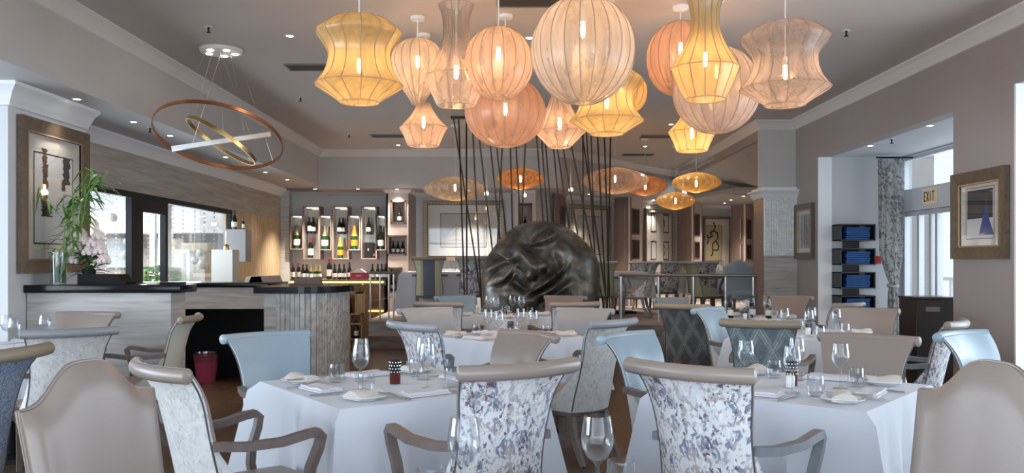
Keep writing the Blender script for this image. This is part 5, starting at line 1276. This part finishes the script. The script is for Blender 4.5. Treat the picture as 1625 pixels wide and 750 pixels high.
# ------------------------------------------------------------------ tables
def cloth(size, drop, seed, top=.75):
    random.seed(seed); b = MB(); n = 25; h = size/2; ph = [random.uniform(0, 6) for _ in range(6)]
    per = []
    for k in range(4*n):
        s, i = divmod(k, n); f = i/n*2-1
        x, y, nx, ny = ((f, -1, 0, -1), (1, f, 1, 0), (-f, 1, 0, 1), (-1, -f, -1, 0))[s]
        per.append((x*h, y*h, nx, ny, f))
    rows = 11; vs = []
    for j in range(rows+1):
        q = j/rows
        for k, (x, y, nx, ny, f) in enumerate(per):
            a = 2*pi*k/(4*n); fold = (.016*sin(9*a+ph[0])+.020*sin(17*a+ph[1])+.012*sin(31*a+ph[2]))*q**.8
            c = max(0, abs(f)-.72)/.28; cs = (x/h, y/h)
            off = .006*min(1, j)+.03*q+fold*(1-c)
            X = x+nx*off; Y_ = y+ny*off
            if c > 0:
                k2 = c*c*(.035+.07*q)*(1 if j else 0); X += (1 if x > 0 else -1)*k2; Y_ += (1 if y > 0 else -1)*k2
            vs.append((X, Y_, top-drop*q*(1+.04*c)-(0 if j else 0)))
    N = 4*n; fs = [(j*N+k, j*N+(k+1) % N, (j+1)*N+(k+1) % N, (j+1)*N+k) for j in range(rows) for k in range(N)]
    m = 12; base = len(vs)
    for r_ in range(1, m+1):
        s = 1-r_/m
        for k in range(N): x, y = per[k][0], per[k][1]; vs.append((x*s, y*s, top+.0012*mnoise.noise(Vector((x*s*7+seed, y*s*7, 0)))*(1 if r_ > 0 else 0)))
    for r_ in range(m):
        p0 = 0 if r_ == 0 else base+(r_-1)*N
        for k in range(N): fs.append((p0+k, base+r_*N+k, base+r_*N+(k+1) % N, p0+(k+1) % N))
    b.add(vs, fs); return b
def mk_glass():
    o = MB().lathe([(1e-4, .001), (.034, .0), (.035, .002), (.012, .006), (.0045, .014), (.004, .05), (.0045, .085), (.012, .094), (.026, .106), (.037, .128), (.040, .148), (.0375, .172), (.032, .205), (.0308, .206),
                (.0365, .172), (.0388, .148), (.036, .129), (.025, .108), (.010, .098), (1e-4, .096)], 28).build('wine_glass', GLASS); return o
def mk_tumbler():
    return MB().lathe([(1e-4, 0), (.028, 0), (.034, .012), (.038, .045), (.0345, .088), (.0335, .088), (.0365, .045), (.033, .018), (.024, .012), (1e-4, .012)], 24).build('tumbler', GLASS)
WG = Proto(mk_glass); TB = Proto(mk_tumbler)
def mk_plate():
    b = MB(); n = 32; vs = []; rings = [(0, .004), (.6, .004), (.8, .008), (1, .018), (1.0, .021), (.8, .0115), (.6, .0075), (0, .0075)]
    for r_, z in rings:
        for k in range(n):
            a = 2*pi*k/n; q = (abs(cos(a))**4+abs(sin(a))**4)**-.25; vs.append((max(.0005, .088*r_)*q*cos(a)*.98, max(.0005, .088*r_)*q*sin(a)*.98, z))
    b.add(vs, [(j*n+k, j*n+(k+1) % n, (j+1)*n+(k+1) % n, (j+1)*n+k) for j in range(len(rings)-1) for k in range(n)])
    b.cyl((0, 0, 0), .05, .005, 20)
    return b.build('side_plate', CERAM)
PL = Proto(mk_plate)
def mk_knife():
    o = bpy.data.objects.new('table_knife', None); COL.objects.link(o)
    MB().rbox(-.007, .007, -.10, -.0, .001, .008, .003, 1).build('handle', STEEL, o)
    MB().slab([(-.007, 0, .003), (.007, 0, .003), (.010, .05, .003), (.006, .10, .003), (-.006, .105, .003)], (0, 0, .002)).build('blade', STEEL, o, False); return o
def mk_fork():
    o = bpy.data.objects.new('table_fork', None); COL.objects.link(o)
    MB().tube([(0, -.10, .004), (0, -.02, .005), (0, .035, .010)], 1, sec=[(-.006, -.0015), (.006, -.0015), (.006, .0015), (-.006, .0015)]).build('handle', STEEL, o)
    b = MB().box(-.011, .011, .033, .05, .009, .012)
    for k in range(4): b.tube([(-.0095+.0063*k, .05, .0105), (-.0095+.0063*k, .08, .012), (-.0095+.0063*k, .095, .007)], .0016, 4)
    b.build('tines', STEEL, o); return o
KN = Proto(mk_knife); FK = Proto(mk_fork)
def mk_napkin():      # long white napkin folded flat in soft layers
    b = MB()
    for k, (dx, w, l_) in enumerate(((0, .055, .105), (.004, .05, .10), (-.004, .045, .095))):
        z0 = .001+k*.005; b.gridsolid(lambda u, v: Vector(((u*2-1)*w+dx, (v*2-1)*l_, z0+.006+.003*sin(u*7+k)+.0015*sin(v*9))), lambda u, v: Vector(((u*2-1)*w+dx, (v*2-1)*l_, z0)), 8, 10)
    return b.build('folded_napkin', NAPW)
def mk_rolled():      # cream napkin on the side plate
    b = MB(); b.gridsolid(lambda u, v: Vector(((u*2-1)*(.05-.012*v), (v*2-1)*.075, .014+.022*sin(pi*u)*(1-.3*v)+.004*sin(v*8))), lambda u, v: Vector(((u*2-1)*(.05-.012*v), (v*2-1)*.075, .0)), 10, 10)
    return b.build('cream_napkin', NAPK)
NK = Proto(mk_napkin); RN = Proto(mk_rolled)
def mk_candle():
    o = bpy.data.objects.new('candle_holder', None); COL.objects.link(o)
    MB().lathe([(1e-4, 0), (.026, 0), (.026, .07), (1e-4, .07)], 20).build('red_glass_base', REDC, o)
    MB().lathe([(.0265, .055), (.027, .11), (.024, .112), (1e-4, .11)], 20).build('black_band', BLACKM, o)
    b = MB()
    for k in range(12):
        for j in range(4):
            a = 2*pi*(k+.5*(j % 2))/12; b.cyl((cos(a)*.0262, sin(a)*.0262, .054+j*.015), .0034, .006, 6)
    b.build('silver_dots', SILVER, o)
    return o
CD = Proto(mk_candle)
def mk_salt():
    o = bpy.data.objects.new('salt_pot', None); COL.objects.link(o)
    MB().lathe([(1e-4, 0), (.02, 0), (.021, .05), (.018, .055), (1e-4, .056)], 18).build('pot_body', CERAM, o); MB().cyl((0, 0, .0562), .008, .002, 10).build('cap', STEEL, o); return o
ST = Proto(mk_salt)
def mk_table():
    o = bpy.data.objects.new('dining_table', None); COL.objects.link(o)
    MB().box(-.44, .44, -.44, .44, .715, .745).build('tabletop', WOODK, o, False)
    MB().tube([(0, 0, .03), (0, 0, .715)], .05, 12).build('pedestal', BLACKM, o)
    MB().box(-.28, .28, -.28, .28, 0, .03).build('base_plate', BLACKM, o, False); return o
TBL = Proto(mk_table)
def table(cx, cy, ang, size, nm, detail=2, drop=.46, seed=1, z=0, sides=(0, 1, 2, 3), candle=True, salt=False):
    s_ = size/.95
    TBL((cx, cy, z), ang, 'square pedestal table hidden under the cloth of the '+nm, 'table', 'square dining tables', (s_, s_, 1))
    o = cloth(size, drop, seed).build('tablecloth', LINEN, None, True, (cx, cy, z), ang); tag(o, 'white tablecloth draped over the '+nm, 'tablecloth', 'white tablecloths')
    top = z+.7525
    Rm = Matrix.Rotation(ang, 2)
    def W_(x, y): v = Rm @ Vector((x, y)); return (cx+v.x, cy+v.y, top)
    sd = {}
    dirs = []
    for k in range(4):
        oa = ang+(-pi/2, 0, pi/2, pi)[k]; dirs.append((oa, cos(oa), sin(oa)))
    # name the sides by how they lie for the viewer
    def sidename(k):
        oa, ox, oy = dirs[k]; return ('near' if oy < 0 else 'far')+' '+('right' if ox > 0 else 'left')
    for k in sides:
        oa, ox, oy = dirs[k]; out = Vector((ox, oy)); rt = Vector((oy, -ox))*-1   # right hand of the sitter
        rt = Vector((-oy, ox))
        # sitter looks along -out; right hand = rotate(-out, -90deg)
        rt = Vector((-out.y, out.x)); snm = sidename(k); rz = oa+pi/2
        def at_(o_, r_): v = out*o_*s_+rt*r_*s_; return (cx+v.x, cy+v.y, top)
        j = random.uniform(-.01, .01)
        WG(at_(.20+j, .07), 0, 'wine glass, %s place of the %s' % (snm, nm), 'wine glass', 'wine glasses on the tables')
        TB(at_(.225, .185+j), 0, 'tumbler, %s place of the %s' % (snm, nm), 'tumbler', 'tumblers on the tables')
        if detail >= 1:
            PL(at_(.33, -.30), oa+.2, 'white side plate, %s place of the %s' % (snm, nm), 'plate', 'side plates on the tables')
            p = at_(.33, -.30); RN((p[0], p[1], top+.0085), oa+.4+random.uniform(-.3, .3), 'cream napkin on plate, %s place of the %s' % (snm, nm), 'napkin', 'cream napkins on the side plates')
            NK(at_(.35, -.03), rz+pi/2+.1, 'white folded napkin, %s place of the %s' % (snm, nm), 'napkin', 'white napkins at the places')
        if detail >= 2:
            FK(at_(.36, -.165), rz+.08, 'fork left of the napkin, %s place of the %s' % (snm, nm), 'fork', 'forks on the front tables')
            KN(at_(.36, .12), rz-.05, 'knife right of the napkin, %s place of the %s' % (snm, nm), 'knife', 'knives on the front tables')
            p = at_(.33, -.30); KN((p[0]+rt.x*.055, p[1]+rt.y*.055, top+.022), rz+.1, 'butter knife on side plate, %s place of the %s' % (snm, nm), 'knife', 'butter knives on the side plates')
    if candle: CD(W_(.02, .02), 0, 'dark candle holder with silver dots on the '+nm, 'candle holder', 'candle holders on the tables')
    if salt: p = W_(-.045, .0); ST(p, 0, 'white salt pot beside the candle holder on the '+nm, 'salt pot', 'salt pots on the tables')
table(*TL, R(35), .95, 'front left table', 2, seed=2)
table(*TR, R(50), .94, 'front right table', 2, seed=5, salt=True)
table(-.01, 6.6, R(45), .90, 'nearer centre table', 2, .40, 7)
table(-.08, 9.15, R(45), .88, 'table before the bronze face', 1, .40, 9)
table(2.37, 6.76, R(48), .90, 'middle right table', 1, .40, 11, salt=True)
table(2.38, 8.60, R(45), .88, 'far right table below the platform', 1, .40, 13, salt=True)
table(-3.42, 5.80, R(18), .90, 'left edge table near the bar', 1, .42, 15, candle=False)
# dark bottle shapes added in the dark gaps between the far right glasses
for k, (dx, dy) in enumerate(((-.16, .05), (.10, .18), (.22, .02))): BOT['burg']((2.38+dx, 8.60+dy, .7525), 0, ('left', 'middle', 'right')[k]+' dark bottle shape among glasses on the far right table', 'bottle', 'dark bottle shapes on the far right table', .75)
# raised tables
table(3.95, 16.75, R(20), .95, 'raised table behind the balustrade', 0, .45, 17, PZ, (0, 1, 2), False)
table(1.98, 15.45, R(5), .80, 'raised table right of the bronze face', 0, .45, 19, PZ, (0,), False)
table(-1.32, 15.1, R(0), 1.15, 'raised table by the striped chair', 0, .60, 21, PZ, (1,), True, True)
# foreground table below the camera with its glasses
o = (.05, 1.74)
TBL((*o, 0), 0, 'square pedestal table hidden under the foreground cloth', 'table', 'square dining tables')
cl = cloth(.93, .45, 23).build('tablecloth', LINEN, None, True, (*o, 0)); tag(cl, 'white tablecloth of the foreground table just below the picture', 'tablecloth', 'white tablecloths')
for px, Y, lb in ((736, 2.04, 'large wine glass in the left foreground before the floral chair'), (948, 2.06, 'large wine glass in the right foreground above the dark floor')):
    WG((xc(px, Y), Y, .7525), 0, lb, 'wine glass', 'wine glasses on the tables')
for px, Y, lb in ((685, 2.03, 'tumbler rim left of the left foreground wine glass'), (986, 2.10, 'tumbler rim right of the right foreground wine glass')):
    TB((xc(px, Y), Y, .7525), 0, lb, 'tumbler', 'tumblers on the tables')
